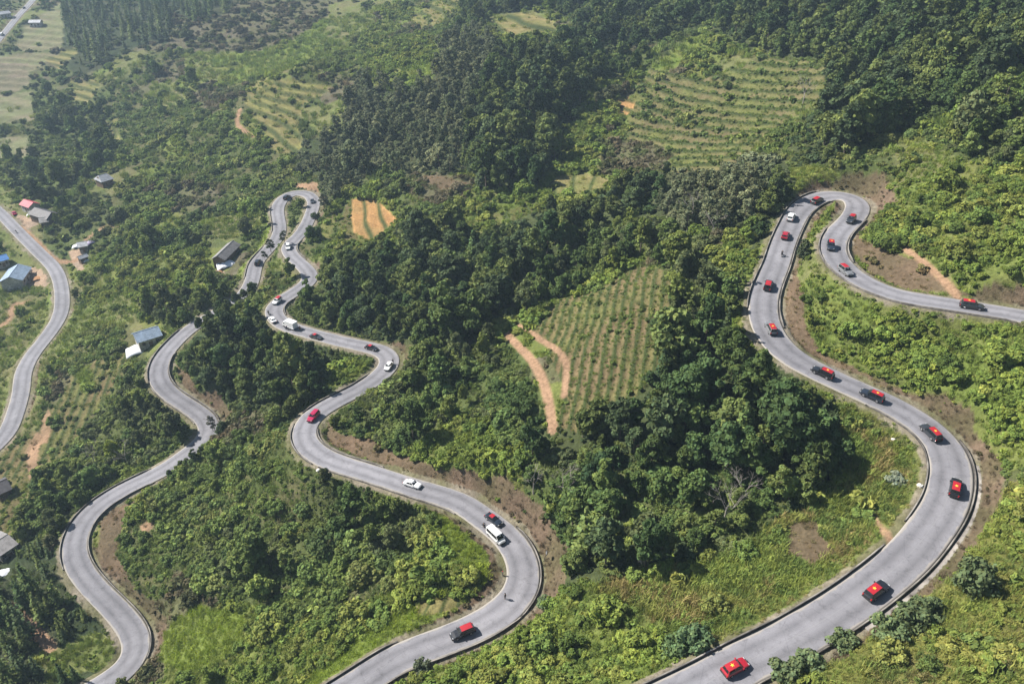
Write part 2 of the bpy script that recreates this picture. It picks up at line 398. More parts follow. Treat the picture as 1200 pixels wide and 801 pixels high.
def rown(a, b):
    w = hit_base([a[0], b[0]], [a[1], b[1]])[:, :2]; t = w[1] - w[0]; t /= np.linalg.norm(t); return (t[1], -t[0])
ROWN = [rown((722,480), (745,325)), rown((42,560), (100,425)), rown((762,130), (880,150))]
LW = [(CLS[c], poly_world(p)) for c, p in LAND]
PW = []
for p, hw in PATHS:
    q = catmull(p, 2.0); w = hit_base(q[:, 0], q[:, 1]); PW.append((catmull(w[:, :2], .8), hw))

def land_class(x, y):
    wx = x + fbm(x, y, 14, 3, 31) * 3.0; wy = y + fbm(x, y, 14, 3, 47) * 3.0
    c = np.zeros(x.shape, int)
    n1 = fbm(x, y, 45, 3, 5)
    n2 = fbm(x, y, 33, 3, 6)
    c[n1 > .34] = CLS['wood']; c[n1 < -.14] = CLS['bright']; c[(n2 > .26) & (n1 < .1)] = CLS['meadow']; c[n2 < -.3] = CLS['heath']
    for k, P in LW:
        if CLN[k]['name'] in ('crop', 'contour', 'plot', 'terrace', 'straw', 'ochre', 'soil', 'paddy', 'tilled', 'yard'):
            q_ = .7 if CLN[k]['name'] in ('plot', 'contour') else .25; ax = x + (wx - x) * q_; ay = y + (wy - y) * q_
        else: ax, ay = wx, wy
        c[inside(P, ax, ay)] = k
    return c

SOFT = [poly_world(p) for p in ([(455,585),(540,598),(585,630),(604,660),(600,700),(560,722),(490,735),(470,690)], [(930,320),(945,240),(975,232),(990,250),(968,300)], [(332,236),(350,230),(362,240),(352,262),(338,270)], [(1000,520),(1085,520),(1105,580),(1060,640),(1000,600)])]
TERR = [ # terraced fields: outline index by class order is not needed, every 'crop' and 'straw' slope is stepped
]
def heights(x, y, full=False):
    hb = base_h(x, y)
    dcam = np.hypot(x, y)
    h = hb + fbm(x, y, 60, 4, 1) * 2.0 + fbm(x, y, 12, 3, 9) * .45
    c = land_class(x, y)
    # stepped fields
    plot = (c == CLS['plot']) | (c == CLS['contour']); crop = (c == CLS['crop']) | (c == CLS['terrace']); pad = (c == CLS['straw']) | (c == CLS['paddy']) | (c == CLS['tilled']) | (c == CLS['ochre'])
    st = np.where(dcam > 330, 2.4, np.where(dcam > 230, 1.9, 1.15)); st = np.where(pad, st * .8, st)
    hs = hb + fbm(x, y, 60, 3, 1) * 1.6
    k = hs / st; f = k - np.floor(k)
    ramp = np.clip((f - .62) / .38, 0, 1); ramp = ramp * ramp * (3 - 2 * ramp)
    stepped = st * (np.floor(k) + ramp)
    h = np.where(crop | pad, stepped, h)
    # plots planted in straight rows up the slope
    rowd = np.where(c == CLS['contour'], 2, np.where(dcam < 210, 0, 1)); RN = np.array(ROWN); nx_ = RN[rowd, 0]; ny_ = RN[rowd, 1]
    kr = (x * nx_ + y * ny_ + fbm(x, y, 25, 2, 19) * 1.2) / np.array([2.1, 3.4, 6.2])[rowd]; fr_ = np.abs(kr - np.floor(kr) - .5) * 2
    h = np.where(plot, hb + fbm(x, y, 60, 3, 1) * 1.6 + np.array([.35, .35, 1.5])[rowd] * fr_, h)
    riser = np.where(crop | pad, np.clip(1.25 - np.abs(f - .81) / .19, 0, 1), 0)
    riser = np.where(plot, np.clip((fr_ - np.where(rowd == 2, .55, .45)) * 4, 0, 1), riser)
    riser = np.where((c == CLS['paddy']) | (c == CLS['tilled']), riser * .4, riser)
    # roads: level bed, cut above, fill below
    idx, dist = near_road(x, y)
    idx = idx.reshape(x.shape); dist = dist.reshape(x.shape)
    zr = RP[idx, 2]; hw = RH[idx]
    t = dist - hw - .9
    tt = np.maximum(t, 0)
    soft = np.zeros(x.shape, bool)
    for P in SOFT: soft |= inside(P, x, y)
    cut = zr - .1 + np.where(soft, tt * .12, .3 * np.minimum(tt, 1.2) + 1.5 * np.maximum(tt - 1.2, 0))
    fill = zr - .1 - tt * .85
    far = np.clip(1 - (tt - 16) / 10, 0, 1)       # influence dies out
    hc = np.clip(h, fill, cut)
    hn = h * (1 - far) + hc * far
    hn = np.where(t <= 0, zr - .12 - np.clip(-t - .9, 0, 1) * .25, hn)
    hn = np.where(dist > 900, h, hn)
    up = (h - zr)
    bank = ((t > -.2) & (t < np.clip(up * .55, 0, 3.4) + .4 + 1.2 * fbm(x, y, 6, 3, 8)) & (up > .6))
    shoulder = (t < .05 + .8 * vnoise(x / 3, y / 3, 3)) & (dist < 900)
    return hn, c, dict(t=t, bank=bank, shoulder=shoulder, riser=riser, up=up, f=f)

# ------------------------------------------------------------------ the ground sheet
NA, NR, AMAX = 760, 820, R(56)
az = np.linspace(-AMAX, AMAX, NA)
rad = np.concatenate([np.geomspace(20, 900, NR), np.geomspace(920, 7000, 40)])
GA, GR = np.meshgrid(az, rad)
GX = np.sin(GA) * GR; GY = np.cos(GA) * GR
GZ, GC, GI = heights(GX, GY)

def on_path(x, y):
    m = np.zeros(x.shape)
    for P, hw in PW:
        s = (x > P[:, 0].min() - 4) & (x < P[:, 0].max() + 4) & (y > P[:, 1].min() - 4) & (y < P[:, 1].max() + 4)
        if not s.any(): continue
        d = np.min(np.hypot(x[s][:, None] - P[None, :, 0], y[s][:, None] - P[None, :, 1]), 1)
        v = m[s]; m[s] = np.maximum(v, np.clip((hw + .5 - d) / .5, 0, 1))
    return m
GP = on_path(GX, GY)
g1 = np.array([c['g'] for c in CLN])[GC]; g2 = np.array([c['g2'] for c in CLN])[GC]
nz = np.clip(fbm(GX, GY, 9, 4, 77) * 1.3 + .5, 0, 1)[..., None]
col = g1 * (1 - nz) + g2 * nz
# field risers carry weeds, treads carry stubble or seedlings
ri = GI['riser'][..., None]
col = col * (1 - ri) + np.array((.042, .056, .020)) * ri
rowsel = (GC == CLS['crop']) & (np.hypot(GX, GY) < 330)
strip = np.clip(np.sin(GZ * 9 + fbm(GX, GY, 8, 2, 4) * 2) * .5 + .5, 0, 1)[..., None]
col = np.where(rowsel[..., None] & (ri < .3), col * (.75 + .5 * strip), col)
bk = GI['bank'][..., None]
bn = np.clip(fbm(GX, GY, 5, 4, 15) * 1.6 + .5, 0, 1)[..., None]
col = np.where(bk, np.array((.125, .090, .062)) * (1 - bn) + np.array((.085, .072, .040)) * bn, col)
sh = GI['shoulder'][..., None]
col = np.where(sh, np.array((.190, .165, .125)) * (1 - bn) + np.array((.120, .115, .060)) * bn, col)
gp = GP[..., None]
col = col * (1 - gp) + np.array((.25, .160, .100)) * gp

def mesh_from(name, V, F, mat=None, smooth_=True):
    me = bpy.data.meshes.new(name)
    V = np.asarray(V, np.float32); F = np.asarray(F, np.int32)
    k = F.shape[1]
    me.vertices.add(len(V)); me.vertices.foreach_set('co', V.ravel())
    me.loops.add(F.size); me.loops.foreach_set('vertex_index', F.ravel())
    me.polygons.add(len(F)); me.polygons.foreach_set('loop_start', np.arange(len(F), dtype=np.int32) * k)
    if smooth_: me.polygons.foreach_set('use_smooth', np.ones(len(F), bool))
    me.update(calc_edges=True)
    if mat: me.materials.append(mat)
    return me

def obj(name, me, parent=None, loc=None):
    o = bpy.data.objects.new(name, me); COL.objects.link(o)
    if parent is not None: o.parent = parent
    if loc is not None: o.location = loc
    return o
def tag(o, label=None, cat=None, group=None, kind=None):
    if label: o['label'] = label
    if cat: o['category'] = cat
    if group: o['group'] = group
    if kind: o['kind'] = kind
    return o
def empty(name, loc=(0, 0, 0), rz=0):
    o = bpy.data.objects.new(name, None); COL.objects.link(o); o.location = loc; o.rotation_euler = (0, 0, rz)
    o.empty_display_size = .5
    return o

# ------------------------------------------------------------------ materials
class NT:
    def __init__(s, name):
        s.m = bpy.data.materials.new(name); s.m.use_nodes = True
        s.t = s.m.node_tree; s.t.nodes.clear(); s.out = s.n('ShaderNodeOutputMaterial')
    def n(s, typ, **k):
        q = s.t.nodes.new(typ)
        for a, v in k.items():
            if hasattr(q, a): setattr(q, a, v)
        return q
    def l(s, a, b): s.t.links.new(a, b)
    def attr(s, name, typ='GEOMETRY'):
        q = s.n('ShaderNodeAttribute'); q.attribute_name = name; q.attribute_type = typ; return q
    def noise(s, vec, scale, detail=4, rough=.55):
        q = s.n('ShaderNodeTexNoise'); q.inputs['Scale'].default_value = scale; q.inputs['Detail'].default_value = detail
        q.inputs['Roughness'].default_value = rough
        if vec is not None: s.l(vec, q.inputs['Vector'])
        return q.outputs['Fac']
    def rng(s, v, a, b, c, d):
        q = s.n('ShaderNodeMapRange'); s.l(v, q.inputs[0])
        for i, x in enumerate((a, b, c, d)): q.inputs[i + 1].default_value = x
        return q.outputs[0]
    def mul(s, colr, fac):
        q = s.n('ShaderNodeMix'); q.data_type = 'RGBA'; q.blend_type = 'MULTIPLY'; q.inputs[0].default_value = 1
        s.l(colr, q.inputs[6]); s.l(fac, q.inputs[7]); return q.outputs[2]
    def mix(s, fac, a, b):
        q = s.n('ShaderNodeMix'); q.data_type = 'RGBA'
        if isinstance(fac, float): q.inputs[0].default_value = fac
        else: s.l(fac, q.inputs[0])
        for i, v in ((6, a), (7, b)):
            if isinstance(v, tuple): q.inputs[i].default_value = (*v, 1)
            else: s.l(v, q.inputs[i])
        return q.outputs[2]
    def pos(s): return s.n('ShaderNodeNewGeometry').outputs['Position']
    def math(s, op, a, b=None):
        q = s.n('ShaderNodeMath'); q.operation = op
        for i, v in enumerate((a, b)):
            if v is None: continue
            if isinstance(v, (int, float)): q.inputs[i].default_value = v
            else: s.l(v, q.inputs[i])
        return q.outputs[0]
    def bsdf(s, colr, rough=.9, spec=.2, bump=None, bstr=.3, bdist=.1, metal=0.0):
        q = s.n('ShaderNodeBsdfPrincipled')
        if isinstance(colr, tuple): q.inputs['Base Color'].default_value = (*colr, 1)
        else: s.l(colr, q.inputs['Base Color'])
        if isinstance(rough, float): q.inputs['Roughness'].default_value = rough
        else: s.l(rough, q.inputs['Roughness'])
        q.inputs['Specular IOR Level'].default_value = spec; q.inputs['Metallic'].default_value = metal
        if bump is not None:
            b = s.n('ShaderNodeBump'); b.inputs['Strength'].default_value = bstr; b.inputs['Distance'].default_value = bdist
            s.l(bump, b.inputs['Height']); s.l(b.outputs[0], q.inputs['Normal'])
        s.l(q.outputs[0], s.out.inputs[0]); return q

def m_ground():
    k = NT('hillside_ground'); p = k.pos()
    a = k.attr('ground_colour')
    n1 = k.noise(p, 1.3, 5, .7); n2 = k.noise(p, .22, 4)
    v = k.math('MULTIPLY', k.rng(n1, .25, .75, .55, 1.45), k.rng(n2, .3, .7, .8, 1.2))
    k.bsdf(k.mul(a.outputs['Color'], v), 1.0, .05, n1, 1.0, .35)
    return k.m
def m_simple(name, c, rough=.7, spec=.3, metal=0.0, var=.15, scale=3.0):
    k = NT(name); p = k.n('ShaderNodeTexCoord').outputs['Object']
    n = k.noise(p, scale, 4)
    q = k.n('ShaderNodeRGB'); q.outputs[0].default_value = (*c, 1)
    k.bsdf(k.mul(q.outputs[0], k.rng(n, .3, .7, 1 - var, 1 + var)), rough, spec, metal=metal)
    return k.m
def m_road():
    k = NT('grey_road_surface'); p = k.pos()
    uv = k.attr('road_uv'); sp = k.n('ShaderNodeSeparateXYZ'); k.l(uv.outputs['Vector'], sp.inputs[0])
    u = k.math('ABSOLUTE', sp.outputs[0])
    n1 = k.noise(p, .35, 5, .6); n2 = k.noise(p, 6.0, 3); n3 = k.noise(p, .06, 3)
    base = k.mix(k.rng(n1, .3, .7, 0, 1), (.166, .163, .177), (.208, .204, .219))
    vo = k.n('ShaderNodeTexVoronoi'); vo.feature = 'DISTANCE_TO_EDGE'; vo.inputs['Scale'].default_value = .22; vo.inputs['Randomness'].default_value = 1
    wv = k.n('ShaderNodeVectorMath'); wv.operation = 'MULTIPLY_ADD'; k.l(k.n('ShaderNodeTexNoise').outputs['Color'], wv.inputs[0]); wv.inputs[1].default_value = (.5, .5, .5); k.l(p, wv.inputs[2]); k.l(wv.outputs[0], vo.inputs['Vector'])
    base = k.mul(base, k.rng(vo.outputs['Distance'], .003, .016, .88, 1.0))                     # sealed cracks
    pa = k.n('ShaderNodeTexVoronoi'); pa.inputs['Scale'].default_value = .12; k.l(p, pa.inputs['Vector'])
    base = k.mul(base, k.rng(pa.outputs['Color'], 0, 1, .87, 1.09))                              # relaid patches
    n5 = k.noise(p, .9, 6, .75); base = k.mul(base, k.rng(n5, .52, .72, 1.0, .66))                # oil and tyre stains
    tr = k.math('ABSOLUTE', k.math('SUBTRACT', u, .45))                   # wheel tracks, worn a little darker
    base = k.mul(base, k.rng(tr, 0, .3, .78, 1.09))
    base = k.mul(base, k.rng(n2, .3, .7, .94, 1.06)); base = k.mul(base, k.rng(n3, .35, .65, .92, 1.08))
    edge = k.math('ADD', u, k.math('MULTIPLY', k.math('SUBTRACT', n1, .5), .45))
    base = k.mix(k.rng(edge, .86, .93, 0, 1), base, (.27, .25, .225))     # dusty edge strip
    mid = k.rng(u, .0, .03, .35, 0.0)
    base = k.mix(mid, base, (.24, .237, .235))                             # the slab joint along the middle
    k.bsdf(base, .85, .25, n2, .15, .02)
    return k.m
def m_concrete(name, c):
    k = NT(name); p = k.pos(); n = k.noise(p, 1.6, 5, .65); n2 = k.noise(p, .3, 3)
    b = k.mix(k.rng(n, .35, .65, 0, 1), tuple(v * .55 for v in c), tuple(v * 1.3 for v in c))
    sn = k.n('ShaderNodeSeparateXYZ'); k.l(k.n('ShaderNodeNewGeometry').outputs['Normal'], sn.inputs[0])
    b = k.mix(k.math('MULTIPLY', k.rng(sn.outputs[2], .7, .9, 0, .75), k.rng(n2, .3, .6, .3, 1)), b, (.27, .25, .22))      # dust, and a sunlit paleness painted on upward faces
    k.bsdf(k.mul(b, k.rng(n2, .35, .65, .7, 1.3)), .95, .1, n, .4, .05)
    return k.m
M_GROUND = m_ground(); M_ROAD = m_road()
M_WALL = m_concrete('shade_dark_stone', (.085, .078, .070)); M_KERB = m_concrete('dusty_concrete', (.30, .28, .25))  # wall stone kept near-black to stand in for shade in the ditches

nr, na = GX.shape
V = np.stack([GX, GY, GZ], -1).reshape(-1, 3)
ii = np.arange(nr * na).reshape(nr, na)
F = np.stack([ii[:-1, :-1], ii[:-1, 1:], ii[1:, 1:], ii[1:, :-1]], -1).reshape(-1, 4)[:, ::-1]
me = mesh_from('hillside', V, F, M_GROUND)
at = me.attributes.new('ground_colour', 'FLOAT_COLOR', 'POINT')
at.data.foreach_set('color', np.concatenate([col, np.ones(col.shape[:2] + (1,))], -1).astype(np.float32).ravel())
tag(obj('hillside_terrain', me), 'green valley hillside of scrub, fields and bare cut banks', 'hillside', kind='structure')

LR0, LRS = math.log(20), (math.log(900) - math.log(20)) / (NR - 1)
def grid_at(A, x, y):
    """value of a ground grid at world points (bilinear)"""
    a = (np.arctan2(x, y) + AMAX) / (2 * AMAX) * (NA - 1); r = (np.log(np.maximum(np.hypot(x, y), 20.1)) - LR0) / LRS
    a = np.clip(a, 0, NA - 1.001); r = np.clip(r, 0, NR - 1.001)
    i = a.astype(int); j = r.astype(int); fa = a - i; fr = r - j
    if A.dtype != float and A.dtype != np.float32: return A[np.rint(r).astype(int), np.rint(a).astype(int)]
    return (A[j, i] * (1 - fa) + A[j, i + 1] * fa) * (1 - fr) + (A[j + 1, i] * (1 - fa) + A[j + 1, i + 1] * fa) * fr
def ground_z(x, y): return grid_at(GZ, np.asarray(x, float), np.asarray(y, float))
def gz1(x, y): return float(ground_z(np.array([x]), np.array([y]))[0])
def hit(px, py, dz=0.0):
    return hit_base(px, py, dz, lambda x, y: ground_z(x, y))
def hit1(px, py, dz=0.0): return Vector(hit([px], [py], dz)[0])

# ------------------------------------------------------------------ road surfaces
ROADLAB = {'upper': 'grey hairpin road on the right carrying the line of cars with red roofs',
           'lower': 'grey road winding down the middle slope in long switchbacks to the lower left corner',
           'valley': 'pale road in the valley at the far left past the houses'}
for r in roads:
    m = len(r.c); us = np.array([-1, -.9, -.5, 0, .5, .9, 1])
    off = us[None, :] * r.hw[:, None]
    X = r.c[:, 0:1] + r.n[:, 0:1] * off; Y = r.c[:, 1:2] + r.n[:, 1:2] * off
    Z = np.repeat(r.c[:, 2:3], 7, 1) + (1 - us[None] ** 2) * .05
    top = np.stack([X, Y, Z], -1)
    sl = top[:, :1].copy(); sl[..., 2] -= .5; sr = top[:, -1:].copy(); sr[..., 2] -= .5
    al = np.concatenate([sl, top, sr], 1); w = 9
    ii = np.arange(m * w).reshape(m, w)
    F = np.stack([ii[:-1, :-1], ii[:-1, 1:], ii[1:, 1:], ii[1:, :-1]], -1).reshape(-1, 4)
    me = mesh_from('road_surface', al.reshape(-1, 3), F, M_ROAD)
    at = me.attributes.new('road_uv', 'FLOAT_VECTOR', 'POINT')
    uv = np.zeros((m, w, 3)); uv[:, :, 0] = np.concatenate([[-1], us, [1]])[None]; uv[:, :, 1] = (np.arange(m) * .9)[:, None]
    at.data.foreach_set('vector', uv.astype(np.float32).ravel())
    tag(obj('road', me), ROADLAB[r.name], 'road', kind='structure')

# ------------------------------------------------------------------ low parapets; ditch-side walls are raised and darkened in place of ditch shade
def road_index(r, px, py):
    return int(np.argmin(np.hypot(r.px[:, 0] - px, r.px[:, 1] - py)))
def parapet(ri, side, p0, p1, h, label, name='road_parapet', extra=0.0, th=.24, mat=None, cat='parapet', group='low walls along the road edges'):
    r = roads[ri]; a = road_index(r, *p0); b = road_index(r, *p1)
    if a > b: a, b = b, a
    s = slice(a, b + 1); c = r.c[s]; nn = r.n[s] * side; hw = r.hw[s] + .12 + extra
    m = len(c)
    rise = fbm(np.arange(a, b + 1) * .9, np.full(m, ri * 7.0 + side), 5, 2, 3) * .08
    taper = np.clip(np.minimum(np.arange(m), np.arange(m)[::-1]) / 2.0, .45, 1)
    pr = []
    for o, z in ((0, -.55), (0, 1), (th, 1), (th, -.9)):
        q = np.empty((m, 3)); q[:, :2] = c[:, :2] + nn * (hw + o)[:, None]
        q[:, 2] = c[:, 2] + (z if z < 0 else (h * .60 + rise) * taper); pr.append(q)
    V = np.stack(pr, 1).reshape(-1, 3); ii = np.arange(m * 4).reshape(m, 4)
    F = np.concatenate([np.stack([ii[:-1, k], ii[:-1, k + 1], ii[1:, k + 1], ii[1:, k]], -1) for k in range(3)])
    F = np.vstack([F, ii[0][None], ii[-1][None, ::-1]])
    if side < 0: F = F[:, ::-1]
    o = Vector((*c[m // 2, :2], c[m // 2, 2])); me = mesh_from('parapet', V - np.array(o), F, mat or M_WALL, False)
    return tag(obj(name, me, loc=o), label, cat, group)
UP, LO, VA = 0, 1, 2
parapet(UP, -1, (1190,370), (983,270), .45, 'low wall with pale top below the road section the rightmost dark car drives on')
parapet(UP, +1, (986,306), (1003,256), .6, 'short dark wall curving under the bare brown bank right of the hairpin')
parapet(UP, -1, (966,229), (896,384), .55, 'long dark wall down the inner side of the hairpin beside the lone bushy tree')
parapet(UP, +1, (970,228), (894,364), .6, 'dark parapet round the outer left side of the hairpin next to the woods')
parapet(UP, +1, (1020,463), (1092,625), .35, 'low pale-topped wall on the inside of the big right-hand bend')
parapet(UP, +1, (1062,654), (745,845), .55, 'shade-dark stone parapet above the tall grass and left of the car with a starred roof')
parapet(UP, -1, (1103,516), (860,785), .55, 'shade-dark ditch wall on the outer right edge of the big bend down to the bushes')
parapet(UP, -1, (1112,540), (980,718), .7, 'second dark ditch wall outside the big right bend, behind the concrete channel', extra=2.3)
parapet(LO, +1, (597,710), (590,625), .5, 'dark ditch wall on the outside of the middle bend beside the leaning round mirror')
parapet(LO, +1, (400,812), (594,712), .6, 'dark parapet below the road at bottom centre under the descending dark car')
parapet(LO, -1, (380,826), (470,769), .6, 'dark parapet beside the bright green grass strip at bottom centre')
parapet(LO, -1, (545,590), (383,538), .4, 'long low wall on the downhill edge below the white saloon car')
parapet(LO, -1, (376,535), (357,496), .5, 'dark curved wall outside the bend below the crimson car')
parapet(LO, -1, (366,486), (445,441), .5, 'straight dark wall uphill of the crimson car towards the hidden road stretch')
parapet(LO, +1, (440,556), (357,502), .4, 'shade-dark ditch wall under the brown bank inside the bend by the crimson car')
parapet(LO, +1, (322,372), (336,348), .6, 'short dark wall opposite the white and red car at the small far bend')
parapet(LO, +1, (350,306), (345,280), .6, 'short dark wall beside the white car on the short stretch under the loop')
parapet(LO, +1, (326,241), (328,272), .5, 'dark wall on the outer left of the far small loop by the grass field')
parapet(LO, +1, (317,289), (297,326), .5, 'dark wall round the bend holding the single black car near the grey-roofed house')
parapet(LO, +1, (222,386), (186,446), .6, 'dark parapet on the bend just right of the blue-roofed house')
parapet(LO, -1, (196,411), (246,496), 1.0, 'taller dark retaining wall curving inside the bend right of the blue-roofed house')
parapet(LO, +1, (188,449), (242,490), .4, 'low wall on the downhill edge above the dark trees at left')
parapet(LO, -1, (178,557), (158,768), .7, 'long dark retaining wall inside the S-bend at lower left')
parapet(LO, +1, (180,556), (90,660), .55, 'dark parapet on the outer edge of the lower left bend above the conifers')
# the concrete channel between the two walls of the big right bend
def channel(ri, side, p0, p1, o0, o1, label):
    r = roads[ri]; a = road_index(r, *p0); b = road_index(r, *p1)
    c = r.c[a:b + 1]; nn = r.n[a:b + 1] * side; hw = r.hw[a:b + 1]; m = len(c); rows = []
    for o, z in ((o0, -.3), (o0, .02), ((o0 + o1) / 2, -.06), (o1, .03), (o1, -.3)):
        q = np.empty((m, 3)); q[:, :2] = c[:, :2] + nn * (hw + o)[:, None]; q[:, 2] = c[:, 2] + z; rows.append(q)
    V = np.stack(rows, 1).reshape(-1, 3); ii = np.arange(m * 5).reshape(m, 5)
    F = np.concatenate([np.stack([ii[:-1, k], ii[:-1, k + 1], ii[1:, k + 1], ii[1:, k]], -1) for k in range(4)])
    if side < 0: F = F[:, ::-1]
    o = Vector(c[m // 2]); me = mesh_from('channel', V - np.array(o), F, m_concrete('weathered_concrete', (.17, .155, .145)), False)
    tag(obj('concrete_channel', me, loc=o), label, 'drain')
channel(UP, -1, (1112,540), (985,714), .55, 2.38, 'grey-brown concrete channel following the outside of the big right bend')
# ------------------------------------------------------------------ foliage
def m_leaf(name, transl=.22):
    k = NT(name)
    t = k.attr('tint', 'INSTANCER'); lt = k.attr('leaf_tone')
    oi = k.n('ShaderNodeObjectInfo')
    c = k.mul(t.outputs['Color'], lt.outputs['Color'])
    c = k.mul(c, k.rng(oi.outputs['Random'], 0, 1, .80, 1.20))
    d = k.n('ShaderNodeBsdfPrincipled'); k.l(c, d.inputs['Base Color']); d.inputs['Roughness'].default_value = .7
    d.inputs['Specular IOR Level'].default_value = .07
    tr = k.n('ShaderNodeBsdfTranslucent'); k.l(c, tr.inputs['Color'])
    mx = k.n('ShaderNodeMixShader'); mx.inputs[0].default_value = transl
    k.l(d.outputs[0], mx.inputs[1]); k.l(tr.outputs[0], mx.inputs[2]); k.l(mx.outputs[0], k.out.inputs[0])
    return k.m
M_LEAF = m_leaf('foliage')
M_BARK = m_simple('bark', (.13, .105, .085), .95, .05, var=.35, scale=5)
M_TWIG = m_simple('bare_grey_twigs', (.30, .27, .24), .95, .05, var=.2, scale=5)

def leaf_mesh(name, C, N, size, r, tone=None, aspect=1.0, jitter=.55, mat=None, fold=.25):
    """leaf clumps: a bent four-sided blade at each point C facing roughly along N"""
    m = len(C)
    N = N + r.normal(0, jitter, N.shape); N /= np.linalg.norm(N, axis=1)[:, None]
    A = np.cross(N, r.normal(0, 1, N.shape)); A /= np.linalg.norm(A, axis=1)[:, None]
    B = np.cross(N, A)
    s = (size * r.uniform(.6, 1.35, m))[:, None]
    a = A * s * .5 * aspect; b = B * s * .5
    f = N * s * fold * r.uniform(-.3, 1, (m, 1))
    # five-cornered ragged clump built as two quads folded along the middle
    p0 = C - b * 1.15; p1 = C + b * 1.15
    q0 = C + a * r.uniform(.7, 1.2, (m, 1)) - b * .55 - f; q1 = C + a * r.uniform(.7, 1.2, (m, 1)) + b * .6 - f
    q2 = C - a * r.uniform(.7, 1.2, (m, 1)) + b * .55 - f; q3 = C - a * r.uniform(.7, 1.2, (m, 1)) - b * .6 - f
    V = np.stack([p0, q0, q1, p1, q2, q3], 1).reshape(-1, 3)
    i = np.arange(m)[:, None] * 6
    F = np.concatenate([i + np.array([[0, 1, 2, 3]]), i + np.array([[0, 3, 4, 5]])], 1).reshape(-1, 4)
    me = mesh_from(name, V, F, mat or M_LEAF, False)
    if tone is None: tone = np.ones(m)
    tone = tone * r.uniform(.78, 1.22, m)
    warm = r.uniform(-.10, .10, m)
    col = np.stack([tone * (1 + warm), tone, tone * (1 - warm), np.ones(m)], 1)
    at = me.attributes.new('leaf_tone', 'FLOAT_COLOR', 'POINT')
    at.data.foreach_set('color', np.repeat(col, 6, 0).astype(np.float32).ravel())
    return me

def lobes_points(centres, radii, per, r, flat=.85):
    C = []; N = []; T = []
    for c, q in zip(centres, radii):
        k = max(6, int(per * (q / radii.mean()) ** 2))
        d = r.normal(0, 1, (k, 3)); d /= np.linalg.norm(d, axis=1)[:, None]
        d[:, 2] = np.where(d[:, 2] < -.35, -d[:, 2], d[:, 2])
        rad = q * r.uniform(.55, 1.08, k) ** .6
        C.append(c + d * rad[:, None] * np.array([1, 1, flat])); N.append(d + np.array([0, 0, .35]))
        T.append(np.full(k, r.uniform(.82, 1.18)))
    return np.concatenate(C), np.concatenate(N), np.concatenate(T)

def crown_broad(seed, H=7.0, W=2.9, nl=40, per=66, leaf=.44, loose=1.0):
    r = np.random.default_rng(seed)
    c = []; q = []
    for i in range(nl):
        t = r.uniform(0, 1); a = r.uniform(0, 2 * math.pi)
        env = math.sin(math.pi * min(1, .16 + .80 * t)) ** .75
        rr = W * env * math.sqrt(r.uniform(.05, 1)) * (.72 + .34 * math.sin(2 * a + seed) * math.sin(a * 3 + seed * 2) + r.normal(0, .07))
        c.append([math.cos(a) * rr * loose, math.sin(a) * rr * loose, H * (.30 + .62 * t)]); q.append(W * r.uniform(.15, .36) * (1.1 - .35 * t))
    c = np.array(c); q = np.array(q); c[:, 0] += r.normal(0, .2); c[:, 1] += r.normal(0, .2)
    C, N, T = lobes_points(c, q, per, r)
    return leaf_mesh('broad_crown', C, N, leaf, r, T, jitter=.75), c

def crown_sparse(seed, H=8.5, W=2.4):
    r = np.random.default_rng(seed); c = []; q = []
    for i in range(20):
        t = r.uniform(0, 1); a = r.uniform(0, 6.28); rr = W * (1 - .55 * t) * math.sqrt(r.uniform(.05, 1))
        c.append([math.cos(a) * rr, math.sin(a) * rr, H * (.34 + .62 * t)]); q.append(W * r.uniform(.2, .34))
    c = np.array(c); q = np.array(q)
    C, N, T = lobes_points(c, q, 58, r)
    return leaf_mesh('loose_crown', C, N, .36, r, T, jitter=.8), c

def crown_conifer(seed, H=10.0, W=1.75):
    r = np.random.default_rng(seed); C = []; N = []; T = []
    tiers = 15
    for i in range(tiers):
        t = i / (tiers - 1); z = H * (.12 + .86 * t); rad = W * (1 - t) ** .8 + .12
        nb = max(4, int(11 * (1 - t) + 4)); tone = r.uniform(.85, 1.15)
        for b in range(nb):
            a = r.uniform(0, 6.283); L = rad * r.uniform(.7, 1.15)
            for s in np.linspace(.25, 1, max(2, int(L / .34))):
                C.append([math.cos(a) * L * s, math.sin(a) * L * s, z - L * s * .35 + r.normal(0, .08)])
                N.append([math.cos(a) * .5, math.sin(a) * .5, 1.0]); T.append(tone * (.75 + .35 * s))
    return leaf_mesh('conifer_crown', np.array(C), np.array(N), .55, r, np.array(T), aspect=.7, jitter=.4), None

def crown_bush(seed, W=1.0, H=1.1, nl=12, per=58, leaf=.19):
    r = np.random.default_rng(seed); c = []; q = []
    for i in range(nl):
        a = r.uniform(0, 6.283); rr = W * .72 * math.sqrt(r.uniform(0, 1))
        c.append([math.cos(a) * rr, math.sin(a) * rr, H * r.uniform(.18, .74) * (1 - .35 * rr / W)]); q.append(W * r.uniform(.16, .38))
    C, N, T = lobes_points(np.array(c), np.array(q), per, r)
    C[:, 2] = np.maximum(C[:, 2], .02)
    return leaf_mesh('bush_crown', C, N, leaf, r, T), np.array(c)

